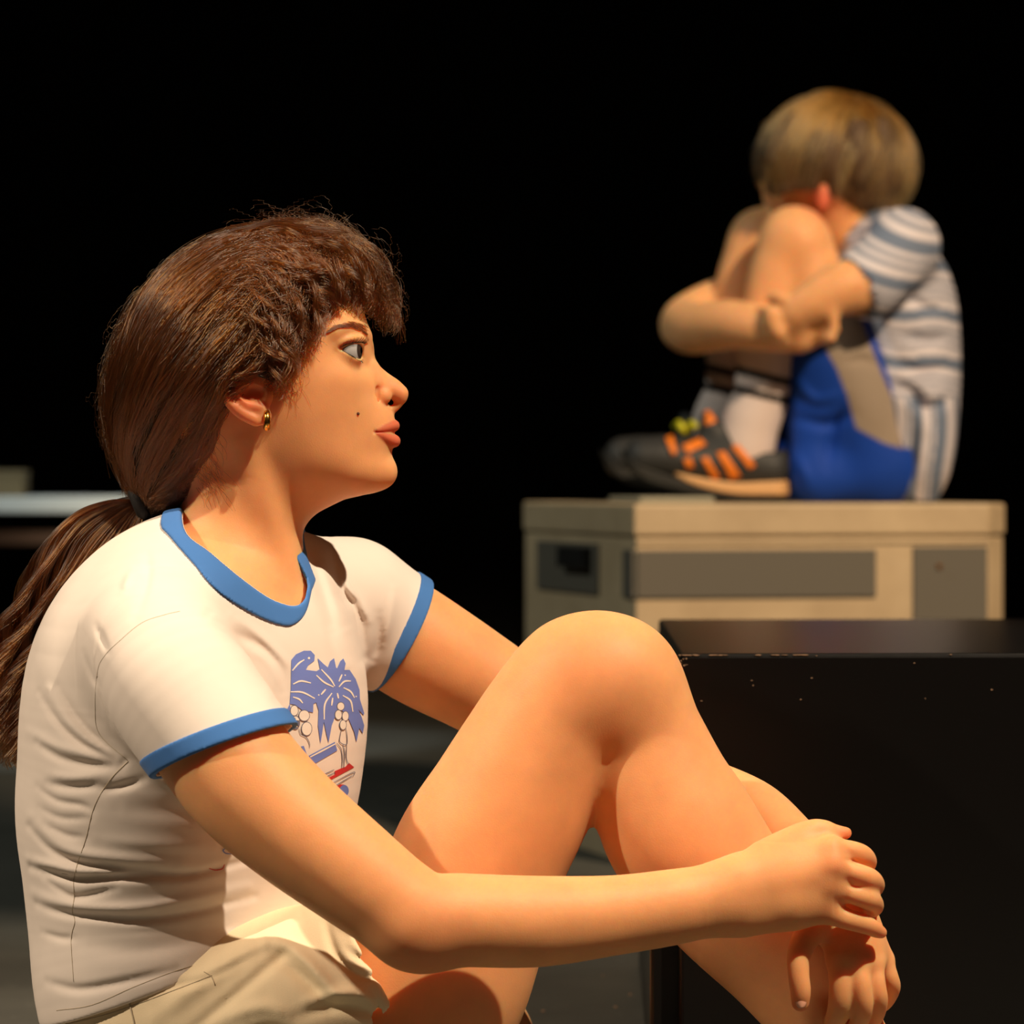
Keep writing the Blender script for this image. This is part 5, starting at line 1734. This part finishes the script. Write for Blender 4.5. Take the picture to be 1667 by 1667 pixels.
# shoes
M['shoe'] = plain('dark_shoe', srgb(44, 44, 44), 0.6)
M['sole'] = plain('gum_sole', srgb(212, 164, 112), 0.6)
M['tread'] = plain('black_rubber', srgb(30, 28, 24), 0.7)
M['orange'] = plain('orange_strip', srgb(232, 122, 20), 0.5)
M['lace'] = plain('yellow_lace', srgb(196, 190, 30), 0.5)
def shoe(dy, ox, oy):
    up = [bch([(1252 + ox, 768 + oy, dy, 30), (1200 + ox, 762 + oy, dy, 36), (1140 + ox, 752 + oy, dy - 0.002, 36), (1088 + ox, 745 + oy, dy - 0.004, 37), (1050 + ox, 744 + oy, dy - 0.004, 34)], asp=1.25),
          bch([(1256 + ox, 752 + oy, dy, 28), (1205 + ox, 730 + oy, dy, 38), (1160 + ox, 712 + oy, dy, 24)], 0.02, asp=1.1), bch([(1160 + ox, 696 + oy, dy, 15), (1150 + ox, 680 + oy, dy, 11)], 0.012, asp=1.8)]
    up += [bch([(1236 + ox, 716 + oy, dy, 40), (1216 + ox, 738 + oy, dy, 38)], kind='s', k=0.004)]
    lo, hi = bounds(up[:3])
    g = Grid(lo - 0.012, hi + 0.012, 0.0026).run(up + [('s', Func(lo - 1, hi + 1, half(W(1150 + ox, 785 + oy, YB + dy), (0.06, 0, 1), lo, hi).fn), 0.002)])
    v = g.mesh(1)
    sh = mesh_obj('shoe', v[0], v[1], M['shoe'], BOY)
    def slab(name, prof, w0, w1, mat):
        # side outline extruded across the foot, narrower at the ends
        bm = bmesh.new()
        K = 7
        top = resample([p[0] for p in prof], 24); bot = resample([p[1] for p in prof], 24)
        V, F = [], []
        for i in range(24):
            t = i / 23
            w = S(1, YB) * (w0 * (1 - t) + w1 * t) * min(1, math.sqrt(max(0.02, 1 - (2 * t - 1) ** 6)) + 0.1)
            for (q, sg) in ((top, -1), (top, 1), (bot, 1), (bot, -1)):
                V.append(W(q[i][0] + ox, q[i][1] + oy, YB + dy) + np.array([0, sg * w, 0]))
        for i in range(23):
            for k in range(4):
                F.append((i * 4 + k, i * 4 + (k + 1) % 4, i * 4 + 4 + (k + 1) % 4, i * 4 + 4 + k))
        F += [(3, 2, 1, 0), (92, 93, 94, 95)]
        bm.free()
        return bevel(mesh_obj(name, V, F, mat, sh, smooth=False), 0.003, 2)
    slab('midsole', [((1078, 764), (1092, 774)), ((1130, 776), (1140, 793)), ((1190, 785), (1192, 804)), ((1240, 784), (1240, 806)), ((1284, 782), (1284, 806))], 44, 40, M['sole'])
    slab('outsole', [((1010, 728), (1012, 742)), ((1040, 756), (1046, 780)), ((1092, 775), (1100, 797)), ((1150, 792), (1155, 808)), ((1200, 805), (1205, 813)), ((1284, 806), (1284, 813))], 42, 38, M['tread'])
    return sh, g
def on_shoe(g, pts, mat, par, name):
    bm = bmesh.new()
    vs = [bm.verts.new((p[0], p[1], 0)) for p in pts]
    es = [bm.edges.new((vs[i], vs[(i + 1) % len(vs)])) for i in range(len(vs))]
    bmesh.ops.triangle_fill(bm, use_beauty=True, edges=es)
    for _ in range(3):
        lg = [e for e in bm.edges if e.calc_length() > 9]
        if not lg: break
        bmesh.ops.subdivide_edges(bm, edges=lg, cuts=1); bmesh.ops.triangulate(bm, faces=bm.faces[:])
    bm.verts.index_update()
    co = np.array([v.co[:2] for v in bm.verts])
    V, ok = ray_many(co[:, 0], co[:, 1], g, YB - 0.2, YB + 0.15, 0.0022)
    F = [tuple(v.index for v in f.verts) for f in bm.faces if all(ok[v.index] for v in f.verts)]
    bm.free()
    V, F = largest(V, F)
    if F:
        o = mesh_obj(name, V, F, mat, par)
        m = o.modifiers.new('thick', 'SOLIDIFY'); m.thickness = 0.002; m.offset = -1
shoe_f, gf = shoe(0.05, -34, 1)
shoe_n, gn = shoe(-0.065, 0, 0)
for q in ([(1141, 746), (1152, 744), (1172, 776), (1162, 782)], [(1166, 737), (1180, 735), (1206, 774), (1190, 781)], [(1190, 727), (1202, 724), (1230, 758), (1220, 764)],
          [(1083, 716), (1094, 712), (1102, 738), (1094, 742)], [(1112, 748), (1124, 744), (1130, 760), (1118, 763)], [(1110, 728), (1140, 716), (1150, 726), (1118, 740)]):
    on_shoe(gn, q, M['orange'], shoe_n, 'side_strip')
pt = []
for t in np.linspace(0, 1, 30):
    pt.append(W(1100 + 31 * t, 697 - 7 * math.sin(t * 9.4), YB - 0.065 + 0.02 * math.cos(t * 9.4)))
mesh_obj('lace', *tube(pt, S(6.5, YB), 8), M['lace'], shoe_n)
mesh_obj('tongue', *tube([W(1166, 708, YB - 0.075), W(1156, 688, YB - 0.078), W(1150, 672, YB - 0.07)], [S(9, YB), S(11, YB), S(7, YB)], 10), M['orange'], shoe_n)
# hair: bowl of straight fair-brown hair
M['hair_boy'] = mat_hair('fair_hair', (0.26, 0.115, 0.028, 1), 0.3)
M['hair_boy_base'] = plain('fair_hair_base', (0.075, 0.034, 0.010, 1), 0.7)
hb_ = [bell(1358, 254, 0.0, 118, 104, 99), bell(1415, 300, 0.0, 60, 82, 60, 0.03), bell(1282, 262, 0.02, 46, 76, 52, 0.03)]
rgb = np.random.default_rng(11)
for _ in range(22):                       # thick locks falling from the crown
    x = rgb.uniform(1262, 1462); y = rgb.uniform(222, 300)
    q = 1 - ((x - 1358) / 122) ** 2 - ((y - 254) / 104) ** 2
    if q < 0.06: continue
    d = -math.sqrt(q) * 104 * S(1, YB)
    hb_.append(bell(x, y, d * 0.96, rgb.uniform(9, 15), 13, rgb.uniform(30, 46), 0.014, 'u', (1385 - x) * 0.25))
hb_ += [bell(1300, 352, 0.0, 54, 130, 46, 0.01, 's'), bell(1340, 345, -0.075, 20, 30, 22, 0.008, 's')]
l4, h4 = bounds([q for q in hb_ if q[0] == 'u'])
g4 = Grid(l4 - 0.015, h4 + 0.015, 0.003).run(hb_)
h4m = g4.mesh(1)
HB = mesh_obj('hair', h4m[0], h4m[1], M['hair_boy_base'], BOY)
crown = W(1392, 168, YB)
cen = W(1358, 262, YB)
bst = []
idx = rng.integers(0, len(h4m[0]), 3600)
R4 = np.array([S(122, YB), S(108, YB), S(104, YB)])
for i in idx:
    p = h4m[0][i]
    n = 9
    dirn = (p - cen) / R4; dirn /= np.linalg.norm(dirn)
    cd = (crown - cen) / R4; cd /= np.linalg.norm(cd)
    t = np.linspace(rng.uniform(0.0, 0.5), 1.0, n)[:, None]
    d = cd * (1 - t) + dirn * t
    d /= np.linalg.norm(d, axis=1)[:, None] + 1e-9
    k = rng.uniform(0.985, 1.03)
    rr = np.linalg.norm((p - cen) / R4)
    q = cen + d * R4 * (1 * (1 - t) + rr * t) * k + rng.normal(0, 0.0012, (1, 3)) + np.stack([smooth_noise(n, 0.0016, rng, 3) for _ in range(3)], 1)
    q[-1] += np.array([0, 0, -0.006])
    bst.append(q)
strands('strands', bst, 0.0006, 0.00035, M['hair_boy'], HB)
print('boy done', round(_time.time() - _t0, 1))
tag(GIRL, 'girl in a cream ringer T-shirt and cream shorts sitting hugging her knee', 'person')
tag(BOY, 'blurred child in striped shirt and blue shorts hugging knees on the case', 'person')
